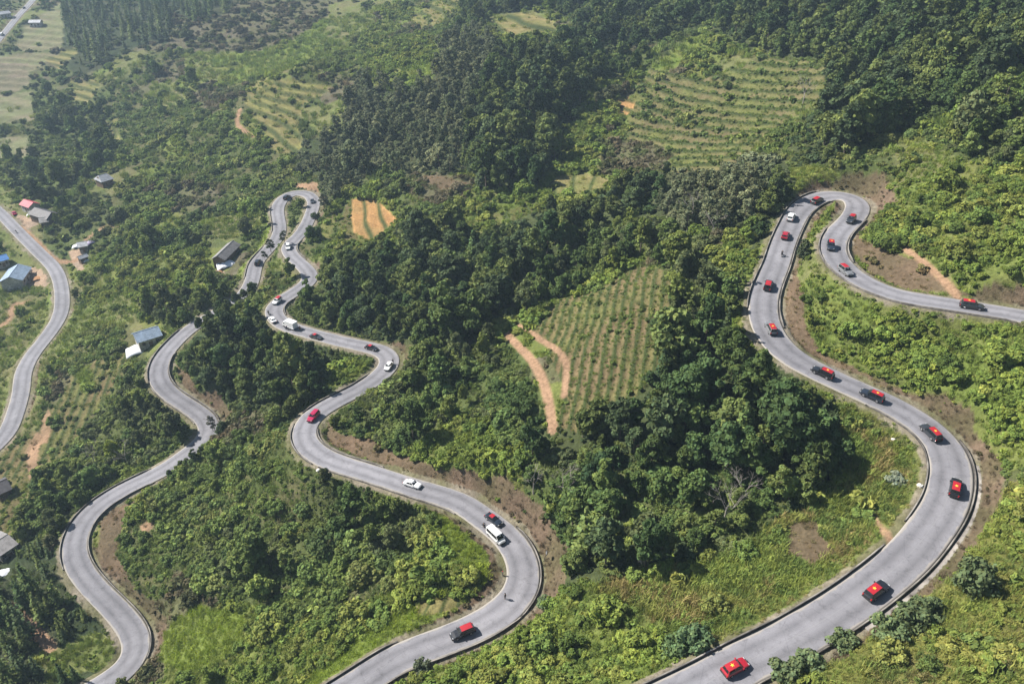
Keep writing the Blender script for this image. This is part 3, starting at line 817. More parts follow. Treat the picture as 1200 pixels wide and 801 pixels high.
def tuft(seed, n_=64, W=.8, H=.8):
    r = np.random.default_rng(seed)
    a = r.uniform(0, 6.283, n_); rr = W * np.sqrt(r.uniform(0, 1, n_)); x = np.cos(a) * rr; y = np.sin(a) * rr
    h = H * r.uniform(.5, 1.2, n_); la = r.uniform(0, 6.283, n_); le = h * r.uniform(.15, .7, n_); wd = r.uniform(.016, .042, n_)
    b = np.stack([x, y, np.zeros(n_)], 1); d = np.stack([np.cos(la), np.sin(la), np.zeros(n_)], 1); sd_ = np.stack([-d[:, 1], d[:, 0], np.zeros(n_)], 1)
    up = np.array([0, 0, 1.])
    m1 = b + d * (le * .35)[:, None] + up * (h * .65)[:, None]; tp = b + d * le[:, None] + up * h[:, None]
    V = np.stack([b - sd_ * wd[:, None], b + sd_ * wd[:, None], m1 + sd_ * wd[:, None], m1 - sd_ * wd[:, None], tp + sd_ * .01, tp - sd_ * .01], 1).reshape(-1, 3)
    i = np.arange(n_)[:, None] * 6
    F = np.concatenate([i + np.array([[0, 1, 2, 3]]), i + np.array([[3, 2, 4, 5]])], 1).reshape(-1, 4)
    me = mesh_from('grass_tuft', V, F, M_LEAF, False)
    tone = r.uniform(.75, 1.25, n_); at = me.attributes.new('leaf_tone', 'FLOAT_COLOR', 'POINT')
    at.data.foreach_set('color', np.repeat(np.stack([tone, tone, tone, np.ones(n_)], 1), 6, 0).astype(np.float32).ravel())
    return me

def tube(V, F, a, b, ra, rb, k=6):
    a = np.array(a, float); b = np.array(b, float); d = b - a; d /= np.linalg.norm(d)
    u = np.cross(d, [0.3, 0.9, .2]); u /= np.linalg.norm(u); v = np.cross(d, u); o = len(V)
    for p, rr in ((a, ra), (b, rb)):
        for i in range(k):
            t = 2 * math.pi * i / k; V.append(p + (u * math.cos(t) + v * math.sin(t)) * rr)
    for i in range(k): F.append([o + i, o + (i + 1) % k, o + k + (i + 1) % k, o + k + i])
def trunk_mesh(seed, H, r0, tips, mat=None):
    r = np.random.default_rng(seed); V = []; F = []
    pts = [np.array([0, 0, -.5])]
    for i in range(1, 5): pts.append(np.array([r.normal(0, .05 * H * .2), r.normal(0, .05 * H * .2), H * i / 4]))
    for i in range(4): tube(V, F, pts[i], pts[i + 1], r0 * (1 - .2 * i), r0 * (1 - .2 * (i + 1)))
    if tips is not None:
        for t in tips:
            z = min(max(t[2] - .45 * math.hypot(t[0], t[1]) - .3, H * .22), H * .9); f = z / H * 4; j = min(int(f), 3)
            tube(V, F, pts[j] + (pts[j + 1] - pts[j]) * (f - j), t, r0 * .34, r0 * .1, 5)
    return mesh_from('trunk', np.array(V), np.array(F), mat or M_BARK)

BROAD = []; CONI = []; BUSH = []; SPARSE = []
for s, (h_, w_) in enumerate(((7.0, 2.7), (8.6, 2.3), (6.2, 3.2), (9.4, 2.6), (7.4, 2.9), (6.6, 2.2), (8.0, 3.3), (5.6, 2.6))):
    m_, c_ = crown_broad(100 + s, h_, w_, int(30 + 4 * w_)); BROAD.append((m_, trunk_mesh(s, 4.9, .17, c_[:9])))
for s in range(4):
    m_, c_ = crown_sparse(200 + s); SPARSE.append((m_, trunk_mesh(30 + s, 6.5, .13, c_[:14])))
for s in range(4):
    m_, _x = crown_conifer(300 + s); CONI.append((m_, trunk_mesh(50 + s, 9.0, .15, None)))
for s in range(6):
    m_, c_ = crown_bush(480 + s, 1.0, 1.35, 30, 46, .13); BIG = globals().setdefault('BIG', []); BIG.append((m_, trunk_mesh(90 + s, .6, .04, c_[:10])))
for s in range(6):
    m_, c_ = crown_bush(400 + s); BUSH.append((m_, trunk_mesh(70 + s, .5, .045, c_[:6])))
TUFT = [tuft(500 + s) for s in range(5)]
FAN = [crown_bush(450 + s, .9, .9, 8, 20, .40)[0] for s in range(3)]      # broad-leaved herbs

# ---- where things may stand: the photographed roads, fields and roofs stay in view
RW, RH_ = 600, 400
ROADMASK = np.full((RH_, RW), 0.0)
HIDDEN = [  # stretches the photograph shows covered by trees (sight-line boxes)
 (332,268,352,282),(340,322,366,347),(350,258,372,282),(225,336,292,384),(236,498,262,548),(185,520,238,556),(300,258,330,292),(430,434,470,448),(285,326,300,345),(444,405,475,420),(395,445,440,470),(120,780,175,801),(475,770,510,795),
 (595,712,625,740),(238,484,262,504)]
for r in roads:
    for off in np.linspace(-1, 1, 13):
        X = r.c[:, 0] + r.n[:, 0] * off * r.hw; Y = r.c[:, 1] + r.n[:, 1] * off * r.hw
        for k in range(3):
            f = k / 3; x = X[:-1] * (1 - f) + X[1:] * f; y = Y[:-1] * (1 - f) + Y[1:] * f; z = r.c[:-1, 2] * (1 - f) + r.c[1:, 2] * f
            px, py, d = project(x, y, z)
            ok = (px > 0) & (px < 1199) & (py > 0) & (py < 799)
            for h in HIDDEN: ok &= ~((px > h[0]) & (px < h[2]) & (py > h[1]) & (py < h[3]))
            a = (py[ok] / 2).astype(int); b = (px[ok] / 2).astype(int)
            np.maximum.at(ROADMASK, (a, b), d[ok])
KEEPMASK = ROADMASK.copy()   # (px box, distance) of houses etc. that stay visible
def keep_clear(x0, y0, x1, y1):
    d = np.linalg.norm(hit([(x0 + x1) / 2], [(y0 + y1) / 2])[0] - np.array([0, 0, CAMZ]))
    KEEPMASK[int(y0 / 2):int(y1 / 2), int(x0 / 2):int(x1 / 2)] = np.maximum(KEEPMASK[int(y0 / 2):int(y1 / 2), int(x0 / 2):int(x1 / 2)], d + 2)
for b in [(596,390,612,402),(610,404,626,420),(622,420,636,440),(632,440,644,462),(640,465,650,495),(624,396,640,408),(644,410,658,440),(650,440,658,465),(112,203,132,222),(26,233,43,246),(40,242,60,258),(88,280,104,302),(0,300,30,332),(248,280,280,316),(150,378,188,418),(0,626,14,670)]: keep_clear(*b)
ROADMASK = KEEPMASK.copy()
for b in [(110,199,134,220),(24,231,45,248),(38,240,60,262),(85,274,108,304),(0,296,32,334),(246,276,282,320),(148,376,190,420),(0,622,16,672),(0,558,12,576),
          (578,18,652,42),(646,206,712,226),(554,240,622,262),(295,96,372,178),(715,95,950,195),(640,350,755,450),(378,242,418,282),(60,440,130,540),(30,20,72,56),(0,76,36,146),(55,54,90,76),(300,268,322,300),(480,0,530,28),(770,50,822,82),(665,145,705,195),
          (412,234,464,278),(722,112,740,134),(592,380,618,408),(612,392,640,432),(624,430,644,460),(634,455,652,500),(640,405,660,460)]: keep_clear(*b)
def blocks(x, y, z, hgt, rad, mask=None):
    mask = ROADMASK if mask is None else mask
    """would something of this size, standing here, cover road or roofs that the photograph shows"""
    bad = np.zeros(x.shape, bool)
    for fz, fr in ((.1, .6), (.4, .9), (.4, -.9), (.75, .75), (.75, -.75), (1.0, 0), (.5, 0), (.95, .4), (.95, -.4)):
        px, py, d = project(x + fr * rad, y, z + fz * hgt)
        a = np.clip((py / 2).astype(int), 0, RH_ - 1); b = np.clip((px / 2).astype(int), 0, RW - 1)
        ok = (px > 0) & (px < 1199) & (py > 0) & (py < 799)
        bad |= ok & (mask[a, b] > d + 1.0)
    return bad

def scatter(r0, r1, spacing, seed):
    """jittered points over the visible sector between two distances"""
    r = np.random.default_rng(seed)
    x0, x1 = -r1 * .78, r1 * .78; nx = int((x1 - x0) / spacing); ny = int((r1 - 20) / spacing)
    X, Y = np.meshgrid(x0 + (np.arange(nx) + .5) * spacing, 20 + (np.arange(ny) + .5) * spacing)
    X = (X + r.uniform(-.55, .55, X.shape) * spacing).ravel(); Y = (Y + r.uniform(-.55, .55, Y.shape) * spacing).ravel()
    d = np.hypot(X, Y); s = (d >= r0) & (d < r1); X = X[s]; Y = Y[s]
    Z = ground_z(X, Y); px, py, f = project(X, Y, Z)
    s = (px > -130) & (px < 1330) & (py > -60) & (py < 930)
    X = X[s]; Y = Y[s]; Z = Z[s]
    d3 = np.sqrt(X ** 2 + Y ** 2 + (Z - CAMZ) ** 2)
    C = grid_at(GC, X, Y); t = grid_at(np.minimum(GI['t'], 60.), X, Y)
    bank = grid_at(GI['bank'], X, Y); pth = grid_at(GP, X, Y)
    return X, Y, Z, d3, C, t, bank, pth, px[s], py[s], r

PAL = {
 'dark':   [(.026,.044,.017), (.036,.054,.018), (.046,.062,.021), (.031,.046,.022), (.054,.070,.023)],
 'mixed':  [(.038,.060,.020), (.052,.074,.023), (.062,.082,.026), (.046,.058,.026), (.072,.092,.026)],
 'pale':   [(.066,.078,.046), (.056,.070,.038), (.078,.088,.050)],
 'mid':    [(.060,.086,.026), (.074,.098,.028), (.050,.072,.025), (.086,.100,.034)],
 'bright': [(.090,.128,.030), (.110,.142,.032), (.074,.108,.028), (.124,.146,.038)],
 'yellow': [(.112,.138,.034), (.094,.126,.032), (.128,.138,.040), (.078,.108,.032), (.108,.104,.044)],
 'lime':   [(.120,.165,.026), (.140,.180,.030), (.105,.145,.028)],
 'rough':  [(.085,.122,.032), (.100,.135,.036), (.150,.132,.058), (.125,.142,.042), (.075,.110,.032), (.115,.145,.036)],
 'dry':    [(.120,.100,.052), (.095,.090,.040), (.140,.110,.062)],
 'heath':  [(.082,.076,.048), (.070,.078,.038), (.096,.084,.054), (.066,.084,.034), (.080,.096,.040)],
}
TINTN = [c['tint'] for c in CLN]
def tints(C, X, Y, r, shift=0):
    out = np.zeros((len(C), 3)); patch = fbm(X, Y, 11, 2, 91)
    for k in set(C.tolist()):
        p = np.array(PAL[TINTN[k]]); s = np.nonzero(C == k)[0]
        q = (np.clip((patch[s] + .5), 0, .999) * len(p) + r.normal(0, .7, len(s))).astype(int) % len(p)
        out[s] = p[q] * r.uniform(.82, 1.18, (len(s), 1)) * np.array([1.06, 1.0, .90]) * (2.35 if TINTN[k] in ('dark', 'mixed', 'pale', 'mid') else 1.72)
    return out

def prop(name): return np.array([c.get(name, 0) for c in CLN])

# instancing of uncountable growth
def stuff(name, label, cat, srcs, P, S, RZ, IDX, TINT, seed=0):
    lib = bpy.data.collections.new(name + '_sources')
    for i, me in enumerate(srcs):
        o = bpy.data.objects.new(f'{name}_source_{i:02d}', me); lib.objects.link(o)
    o_ = np.array([0., 0., 0.])
    me = bpy.data.meshes.new(name); me.vertices.add(len(P)); me.vertices.foreach_set('co', P.astype(np.float32).ravel())
    def add(n, typ, key, d):
        a = me.attributes.new(n, typ, 'POINT'); a.data.foreach_set(key, d)
    add('size', 'FLOAT_VECTOR', 'vector', S.astype(np.float32).ravel()); add('turn', 'FLOAT_VECTOR', 'vector', RZ.astype(np.float32).ravel())
    add('pick', 'INT', 'value', IDX.astype(np.int32)); add('tint', 'FLOAT_COLOR', 'color', np.concatenate([TINT, np.ones((len(P), 1))], 1).astype(np.float32).ravel())
    o = obj(name, me)
    ng = bpy.data.node_groups.new(name + '_spread', 'GeometryNodeTree')
    ng.interface.new_socket('Geometry', in_out='INPUT', socket_type='NodeSocketGeometry'); ng.interface.new_socket('Geometry', in_out='OUTPUT', socket_type='NodeSocketGeometry')
    N = ng.nodes.new; gi = N('NodeGroupInput'); go = N('NodeGroupOutput'); ci = N('GeometryNodeCollectionInfo'); iop = N('GeometryNodeInstanceOnPoints')
    ci.inputs['Collection'].default_value = lib; ci.inputs['Separate Children'].default_value = True; ci.inputs['Reset Children'].default_value = True
    iop.inputs['Pick Instance'].default_value = True
    def na(n, t):
        q = N('GeometryNodeInputNamedAttribute'); q.data_type = t; q.inputs['Name'].default_value = n; return q.outputs['Attribute']
    Lk = ng.links.new
    Lk(gi.outputs[0], iop.inputs['Points']); Lk(ci.outputs[0], iop.inputs['Instance']); Lk(na('pick', 'INT'), iop.inputs['Instance Index'])
    er = N('FunctionNodeEulerToRotation'); Lk(na('turn', 'FLOAT_VECTOR'), er.inputs[0]); Lk(er.outputs[0], iop.inputs['Rotation'])
    Lk(na('size', 'FLOAT_VECTOR'), iop.inputs['Scale']); Lk(iop.outputs[0], go.inputs[0])
    md = o.modifiers.new('spread', 'NODES'); md.node_group = ng
    return tag(o, label, cat, kind='stuff')

def rz(n_, r, tilt=.0):
    return np.stack([r.normal(0, tilt, n_), r.normal(0, tilt, n_), r.uniform(0, 6.283, n_)], 1)

# ---- trees
T_all = []   # x y z d scale kind variant tint px py cls
tree_p = prop('tree'); con_p = prop('con')
for (r0, r1, sp, sc, seed) in ((60, 215, 3.5, .80, 1), (215, 360, 4.2, .96, 2), (360, 560, 6.2, 1.05, 3), (560, 900, 9.0, 1.25, 4)):
    X, Y, Z, D, C, t, bank, pth, px, py, r = scatter(r0, r1, sp, seed)
    u = r.uniform(0, 1, len(X)); p = tree_p[C]; pc = con_p[C]
    clump = fbm(X, Y, 22, 2, 63)
    p = np.where(C == CLS['wood'], np.clip(.50 + clump * 1.7, .08, .95), p); p = np.where(C == CLS['forest'], np.clip(.95 + clump * .8, .6, 1), p)
    p = np.where((C == CLS['scrub']) | (C == CLS['heath']), np.clip(clump * 1.6 - .36, 0, .4) , p)
    keep = (u < np.maximum(p, pc * .95)) & (t > 1.3) & ~bank & (pth < .1)
    s = sc * np.clip(r.lognormal(-.03, .34, len(X)), .45, 1.9) * np.where(C == CLS['forest'], 1.25, .86) * np.where((C == CLS['scrub']) | (C == CLS['heath']), .72, 1)
    s = np.where(pc > 0, s * 1.0, s)
    s = np.minimum(s, np.clip(.35 + t * .14, .35, 2))
    kind = np.where(pc > 0, 1, np.where((C == CLS['grove']) & (r.uniform(0, 1, len(X)) < .75), 2, np.where((r.uniform(0, 1, len(X)) < .07), 2, 0)))
    kind = np.where((C == CLS['forest']) & (r.uniform(0, 1, len(X)) < .07), 1, kind)
    hgt = np.where(kind == 1, 10.0, np.where(kind == 2, 8.5, 7.6)) * s; rad = np.where(kind == 1, 1.5, 2.7) * s
    bad = blocks(X, Y, Z, hgt, rad, KEEPMASK)
    # a smaller tree may still fit
    s2 = s * .5; b2 = blocks(X, Y, Z, hgt * .5, rad * .5, KEEPMASK)
    s = np.where(bad & ~b2, s2, s); keep &= ~(bad & b2)
    tn = tints(C, X, Y, r)
    ki = np.nonzero(keep)[0]
    for i in ki: T_all.append((X[i], Y[i], Z[i], D[i], s[i], int(kind[i]), int(r.integers(0, 1000)), tn[i], px[i], py[i], int(C[i])))
print('trees', len(T_all))
SRC = {0: BROAD, 1: CONI, 2: SPARSE}
TNAME = {0: 'broadleaf_tree', 1: 'conifer_tree', 2: 'loose_crowned_tree'}
TCAT = {0: 'tree', 1: 'conifer', 2: 'tree'}
REGION = [ # for the words: where a tree stands, by sight-line outlines
 ('in the dark gully wood left of the big right-hand bend', [(600,470),(760,380),(900,420),(1000,500),(980,570),(840,670),(640,700),(600,600)]),
 ('in the wood between the terraced plot and the big right bend', [(750,290),(890,290),(900,400),(860,420),(750,400)]),
 ('in the tree belt above the striped terraced plot', [(580,300),(800,230),(800,310),(600,400)]),
 ('on the wooded spur left of the two brown dirt tracks', [(380,400),(600,390),(650,510),(640,600),(520,560),(380,520)]),
 ('on the wooded nose between the two middle road bends', [(200,370),(340,380),(450,420),(350,520),(220,470)]),
 ('in the dark wood under the ochre plot', [(350,270),(560,270),(640,250),(600,380),(530,405),(350,380)]),
 ('in the grey-green grove at the left of the hairpin', [(760,180),(930,180),(930,270),(880,300),(760,260)]),
 ('on the slope between the lower road loops', [(100,540),(350,540),(600,620),(600,720),(300,801),(160,801)]),
 ('on the bushy strip below the lower middle bend', [(420,700),(900,640),(900,801),(420,801)]),
 ('above the hairpin on the right-hand slope', [(930,170),(1330,100),(1330,360),(1000,330),(930,230)]),
 ('on the upper right forest slope', [(700,-80),(1330,-80),(1330,120),(960,220),(820,60)]),
 ('beside the upper terraces', [(650,60),(960,60),(960,210),(650,260)]),
 ('along the left edge near the valley houses', [(-130,180),(140,180),(140,420),(-130,420)]),
 ('near the left fields and blue-roofed house', [(-130,400),(240,330),(260,560),(-130,640)]),
 ('beside the far small road loop', [(230,170),(420,170),(420,360),(230,360)]),
 ('at the lower left corner below the S-bend', [(-130,560),(120,560),(180,801),(-130,930)]),
 ('by the upper right road section', [(900,290),(1330,330),(1330,560),(1100,500),(900,420)]),
 ('at the lower right outside the big bend', [(880,500),(1330,480),(1330,930),(880,930)]),
]
_RW = [(w, np.array(p, float)) for w, p in REGION]
def region(px, py):
    for w, p in _RW:
        if inside(p, np.array([px]), np.array([py]))[0]: return w
    return 'on the far hillside' if py < 200 else 'on the open scrub slope'
def toneword(t):
    v = t[1]; g = t[2] / t[1]
    if g > .50: return 'grey-green'
    if v < .05: return 'very dark green'
    if v < .066: return 'dark green'
    if v < .088: return 'mid green'
    return 'light green'
def shapeword(k, s):
    if k == 1: return 'tall narrow' if s > .95 else 'small narrow'
    if k == 2: return 'open-crowned'
    return 'large round-crowned' if s > 1.0 else ('round-crowned' if s > .72 else 'small bushy')

def place_tree(k, var, x, y, z, s, rot, tint, label, group, name=None, cat=None, tilt=(0, 0)):
    src = SRC[k][var % len(SRC[k])]
    e = empty(name or TNAME[k], (x, y, z)); e.rotation_euler = (tilt[0], tilt[1], rot); e.scale = (s, s, s)
    tag(e, label, cat or TCAT[k], group)
    obj('trunk', src[1], e); c = obj('crown', src[0], e); c['tint'] = [float(v) for v in tint]
    return e
for k in (0, 1, 2):
    L_ = [t for t in T_all if t[5] == k]
    infr = lambda t: 0 < t[8] < 1200 and 0 < t[9] < 815
    L_.sort(key=lambda t: (not infr(t), t[3] / t[4]))
    solo = [t for t in L_[:300] if infr(t)]; rest = [t for t in L_ if id(t) not in set(map(id, solo))]
    for t in solo:
        rg = region(t[8], t[9]); w = f'{shapeword(k, t[4])} {toneword(t[7])} {"conifer" if k == 1 else "tree"} {rg}'.replace('very dark', 'blackish')
        sq = t[4] * rng.uniform(.9, 1.15)
        if len(w.split()) > 16: w = w.replace('round-crowned ', '').replace('small bushy', 'small')
        place_tree(k, t[6], t[0], t[1], t[2] - .15, t[4], (t[6] * .37) % 6.28, t[7], w, w + 's' if False else f'{toneword(t[7])} {shapeword(k, t[4])} trees {rg}')
    if rest:
        P = np.array([(t[0], t[1], t[2] - .2) for t in rest]); S = np.array([t[4] for t in rest])
        r = np.random.default_rng(50 + k)
        S3 = np.stack([S * r.uniform(.9, 1.15, len(S)), S * r.uniform(.9, 1.15, len(S)), S * r.uniform(.88, 1.2, len(S))], 1)
        stuff({0: 'forest', 1: 'conifer_forest', 2: 'pale_woods'}[k],
              {0: 'continuous green broadleaf forest over the farther slopes', 1: 'far dark conifer wood on the upper left slopes', 2: 'farther grey-green open woods among the forest'}[k], 'forest',
              [m_[0] for m_ in SRC[k]], P, S3, rz(len(P), r, .05), np.array([t[6] % len(SRC[k]) for t in rest]), np.array([t[7] for t in rest]))

# ---- bushes, herbs, grass
CROPS = [CLS['crop'], CLS['contour'], CLS['plot'], CLS['terrace']]
shr_p = prop('shrub'); gr_p = prop('grass')
B_all = []
for (r0, r1, sp, sc, seed) in ((60, 150, .95, .78, 11), (150, 215, 1.20, .92, 12), (215, 330, 1.75, 1.20, 13), (330, 520, 2.9, 1.5, 14), (520, 900, 4.6, 2.0, 15)):
    X, Y, Z, D, C, t, bank, pth, px, py, r = scatter(r0, r1, sp, seed)
    n = len(X); u = r.uniform(0, 1, n); p = shr_p[C]
    gap = fbm(X, Y, 6.5, 3, 121)
    p = p * np.clip(1.05 + gap * 1.5, .25, 1.2)
    p = np.where(bank, np.where(gap > .22, .5, .06), p)
    ris = grid_at(GI['riser'], X, Y); p = np.where(np.isin(C, CROPS), np.where(ris > .25, np.where(C == CLS['plot'], .36, np.where(C == CLS['terrace'], .22, .95)), .04), p)
    keep = (u < p) & (t > .4) & (pth < .1)
    big = fbm(X, Y, 9, 2, 140)
    s = sc * np.clip(r.lognormal(-.08, .42, n), .4, 2.6) * (1 + np.clip(big * 1.3, -.3, .8))
    s = np.where(C == CLS['yellow'], s * .72, s); s = np.where(np.isin(C, CROPS), s * np.where(C == CLS['contour'], .62, np.where(D > 230, .80, .55)), s); s = np.where(C == CLS['dry'], s * .6, s); s = np.where(bank, s * .6, s); s = np.where(C == CLS['rough'], s * .75, s)
    s = np.minimum(s, np.clip(.4 + .30 * t, .4, 3))
    keep &= ~blocks(X, Y, Z, 1.1 * s, .9 * s)
    tn = tints(C, X, Y, r); tn = np.where(bank[:, None] & (r.uniform(0, 1, n) < .6)[:, None], np.array([(.105, .092, .046)]), tn)
    for i in np.nonzero(keep)[0]: B_all.append((X[i], Y[i], Z[i], D[i], s[i], 0 if r.uniform() < .72 else 1, int(r.integers(0, 1000)), tn[i], px[i], py[i], int(C[i])))
print('bushes', len(B_all))
infr = lambda t: 5 < t[8] < 1195 and 5 < t[9] < 800
# larger rounded bushes standing out of the mat
for (r0, r1, sp, sc, seed) in ((60, 215, 4.0, 1.9, 41), (215, 380, 5.2, 2.3, 42), (380, 700, 8.0, 2.4, 43)):
    X, Y, Z, D, C, t, bank, pth, px, py, r = scatter(r0, r1, sp, seed)
    n = len(X); p = np.select([C == CLS['bright'], C == CLS['scrub'], C == CLS['wood'], C == CLS['rough'], C == CLS['yellow'], C == CLS['heath'], C == CLS['meadow']], [.62, .6, .45, .16, .26, .42, .08], 0.0)
    p = np.where((C == CLS['scrub']) & (D > 270), .34, p)
    s = sc * np.clip(r.lognormal(0, .33, n), .5, 1.9); s = np.minimum(s, np.clip(.35 * t, .4, 6))
    keep = (r.uniform(0, 1, n) < p) & (t > 1.2) & ~bank & (pth < .1) & ~blocks(X, Y, Z, 1.4 * s, s, KEEPMASK)
    tn = tints(C, X, Y, r) * np.array([.85, .88, .9])
    for i in np.nonzero(keep)[0]: B_all.append((X[i], Y[i], Z[i], D[i], s[i], 2, int(r.integers(0, 1000)), tn[i], px[i], py[i], int(C[i])))
cand = sorted([t for t in B_all if t[5] == 2 and infr(t) and t[10] not in (CLS['forest'], CLS['wood'], CLS['conifer'], CLS['grove'])], key=lambda t: t[3] / t[4])[:285]
sel = set(map(id, cand))
for t in cand:
    rg = region(t[8], t[9]); tw = toneword(t[7]) if t[7][0] < t[7][1] else 'yellowish'
    sw = 'large spreading' if t[4] > 2.3 else 'rounded'
    e = empty('bush', (t[0], t[1], t[2] - .05), (t[6] * .41) % 6.28); e.scale = (t[4], t[4], t[4] * 1.05)
    tag(e, f'{sw} {tw} bush {rg}', 'bush', f'{sw} {tw} bushes {rg}')
    m_ = BIG[t[6] % len(BIG)]; obj('stem', m_[1], e); c = obj('crown', m_[0], e); c['tint'] = [float(v) for v in t[7]]
rest = [t for t in B_all if id(t) not in sel]
r = np.random.default_rng(77)
for kk, nm, lb, ct, src in ((0, 'undergrowth', 'dense mixed green undergrowth covering the slopes', 'undergrowth', [m_[0] for m_ in BUSH]),
                            (2, 'thicket', 'rounded green thicket bushes scattered over the farther slopes', 'thicket', [m_[0] for m_ in BIG]),
                            (1, 'broad_leaved_weeds', 'broad-leaved green weeds growing among the bushes', 'weeds', FAN)):
    q = [t for t in rest if t[5] == kk]; S = np.array([t[4] for t in q])
    S3 = np.stack([S * r.uniform(.85, 1.2, len(S)), S * r.uniform(.85, 1.2, len(S)), S * r.uniform(.75, 1.25, len(S))], 1)
    stuff(nm, lb, ct, src, np.array([(t[0], t[1], t[2] - .05) for t in q]), S3, rz(len(q), r, .12), np.array([t[6] % len(src) for t in q]), np.array([t[7] for t in q]))
G = []
for (r0, r1, sp, sc, seed) in ((60, 150, .75, .62, 21), (150, 215, 1.0, .75, 22), (215, 340, 1.7, 1.1, 23), (340, 600, 3.6, 1.9, 24)):
    X, Y, Z, D, C, t, bank, pth, px, py, r = scatter(r0, r1, sp, seed)
    n = len(X); p = np.where(bank, .4, gr_p[C]); p = np.where(t < .5, .45, p); p = np.where(np.isin(C, CROPS), np.where(grid_at(GI['riser'], X, Y) > .25, .55, .38), p)
    keep = (r.uniform(0, 1, n) < p) & (t > .0) & (pth < .3)
    s = sc * np.clip(r.lognormal(0, .28, n), .5, 2) * np.where(C == CLS['rough'], 1.5, 1) * np.where(np.isin(C, CROPS) | (C == CLS['straw']), .6, 1) * np.where((C == CLS['dry']) | bank, .6, 1)
    s = np.minimum(s, .35 + .3 * np.maximum(t, 0)); keep &= ~blocks(X, Y, Z, .8 * s, .6 * s)
    tn = tints(C, X, Y, r) * 1.12; tn = np.where(bank[:, None], np.array([(.135, .104, .066)]) * r.uniform(.7, 1.2, (n, 1)), tn)
    k_ = np.nonzero(keep)[0]; G.append((np.stack([X, Y, Z], 1)[k_], s[k_], tn[k_]))
GPt = np.concatenate([g[0] for g in G]); GS = np.concatenate([g[1] for g in G]); GTn = np.concatenate([g[2] for g in G])
print('tufts', len(GPt))
stuff('grass', 'tall green and dry grass on verges, banks and open slopes', 'grass', TUFT, GPt, np.stack([GS, GS, GS * r.uniform(.8, 1.3, len(GS))], 1), rz(len(GS), r, .1), r.integers(0, len(TUFT), len(GS)), GTn)
# ------------------------------------------------------------------ vehicles
def m_paint(name, c, rough=.3):
    k = NT(name); b = k.bsdf(c, rough, .5); b.inputs['Coat Weight'].default_value = .6; b.inputs['Coat Roughness'].default_value = .08
    p = k.n('ShaderNodeTexCoord').outputs['Object']; n = k.noise(p, 4, 3)
    q = k.n('ShaderNodeRGB'); q.outputs[0].default_value = (*c, 1)
    k.l(k.mul(q.outputs[0], k.rng(n, .3, .7, .88, 1.1)), b.inputs['Base Color'])     # road dust
    return k.m
P_BLACK = m_paint('black_paint', (.012, .013, .016)); P_DARK = m_paint('charcoal_paint', (.030, .034, .040)); P_NAVY = m_paint('dark_blue_paint', (.016, .022, .034))
P_RED = m_paint('red_paint', (.32, .010, .020)); P_CRIM = m_paint('crimson_paint', (.36, .010, .055)); P_WHITE = m_paint('white_paint', (.72, .72, .71)); P_GREY = m_paint('grey_paint', (.16, .165, .17))
M_GLASS = NT('tinted_glass'); M_GLASS.bsdf((.012, .015, .018), .08, .6); M_GLASS = M_GLASS.m
M_RUB = m_simple('black_rubber', (.018, .018, .018), .9, .1); M_RIM = m_simple('alloy', (.45, .45, .46), .35, .5, metal=.7)
M_LAMP = m_simple('lamp_lens', (.40, .41, .42), .12, .6, var=.03); M_TAIL = m_simple('tail_lens', (.35, .01, .01), .2, .5, var=.03)
M_FLAG = m_simple('red_flag_cloth', (.33, .015, .024), .5, .3, var=.06); M_STAR = m_simple('yellow_star_print', (.80, .50, .05), .5, .3, var=.03)
M_PLAST = m_simple('black_plastic', (.025, .025, .027), .6, .3); M_TARP = m_simple('white_tarp', (.62, .63, .66), .7, .2, var=.12)
M_CHROME = m_simple('bright_metal', (.5, .5, .5), .3, .5, metal=.8)

def bm_mesh(name, bm, mat, smooth_=False):
    bmesh.ops.recalc_face_normals(bm, faces=bm.faces)
    me = bpy.data.meshes.new(name); bm.to_mesh(me); bm.free(); me.materials.append(mat)
    if smooth_:
        for p in me.polygons: p.use_smooth = True
    return me
def loft(bm, rings, cap=True):
    R_ = [[bm.verts.new(p) for p in ring] for ring in rings]; k = len(rings[0])
    for a, b in zip(R_, R_[1:]):
        for i in range(k): bm.faces.new((a[i], a[(i + 1) % k], b[(i + 1) % k], b[i]))
    if cap: bm.faces.new(R_[0]); bm.faces.new(R_[-1][::-1])
def box(bm, c, s, taper=1.0):
    x, y, z = c; a, b, h = s[0] / 2, s[1] / 2, s[2] / 2
    loft(bm, [[(x - a, y - b, z - h), (x + a, y - b, z - h), (x + a, y + b, z - h), (x - a, y + b, z - h)],
              [(x - a * taper, y - b * taper, z + h), (x + a * taper, y - b * taper, z + h), (x + a * taper, y + b * taper, z + h), (x - a * taper, y + b * taper, z + h)]])
def bevel(bm, w, seg=2):
    bmesh.ops.remove_doubles(bm, verts=bm.verts, dist=1e-4)
    bmesh.ops.bevel(bm, geom=list(bm.edges), offset=w, segments=seg, profile=.5, affect='EDGES', clamp_overlap=True)
def cyl_y(bm, c, r0, w, k=16):
    rings = []
    for y, rr in ((-w / 2, r0 * .9), (-w / 2 + .03, r0), (w / 2 - .03, r0), (w / 2, r0 * .9)):
        rings.append([(c[0] + math.cos(2 * math.pi * i / k) * rr, c[1] + y, c[2] + math.sin(2 * math.pi * i / k) * rr) for i in range(k)])
    loft(bm, rings)

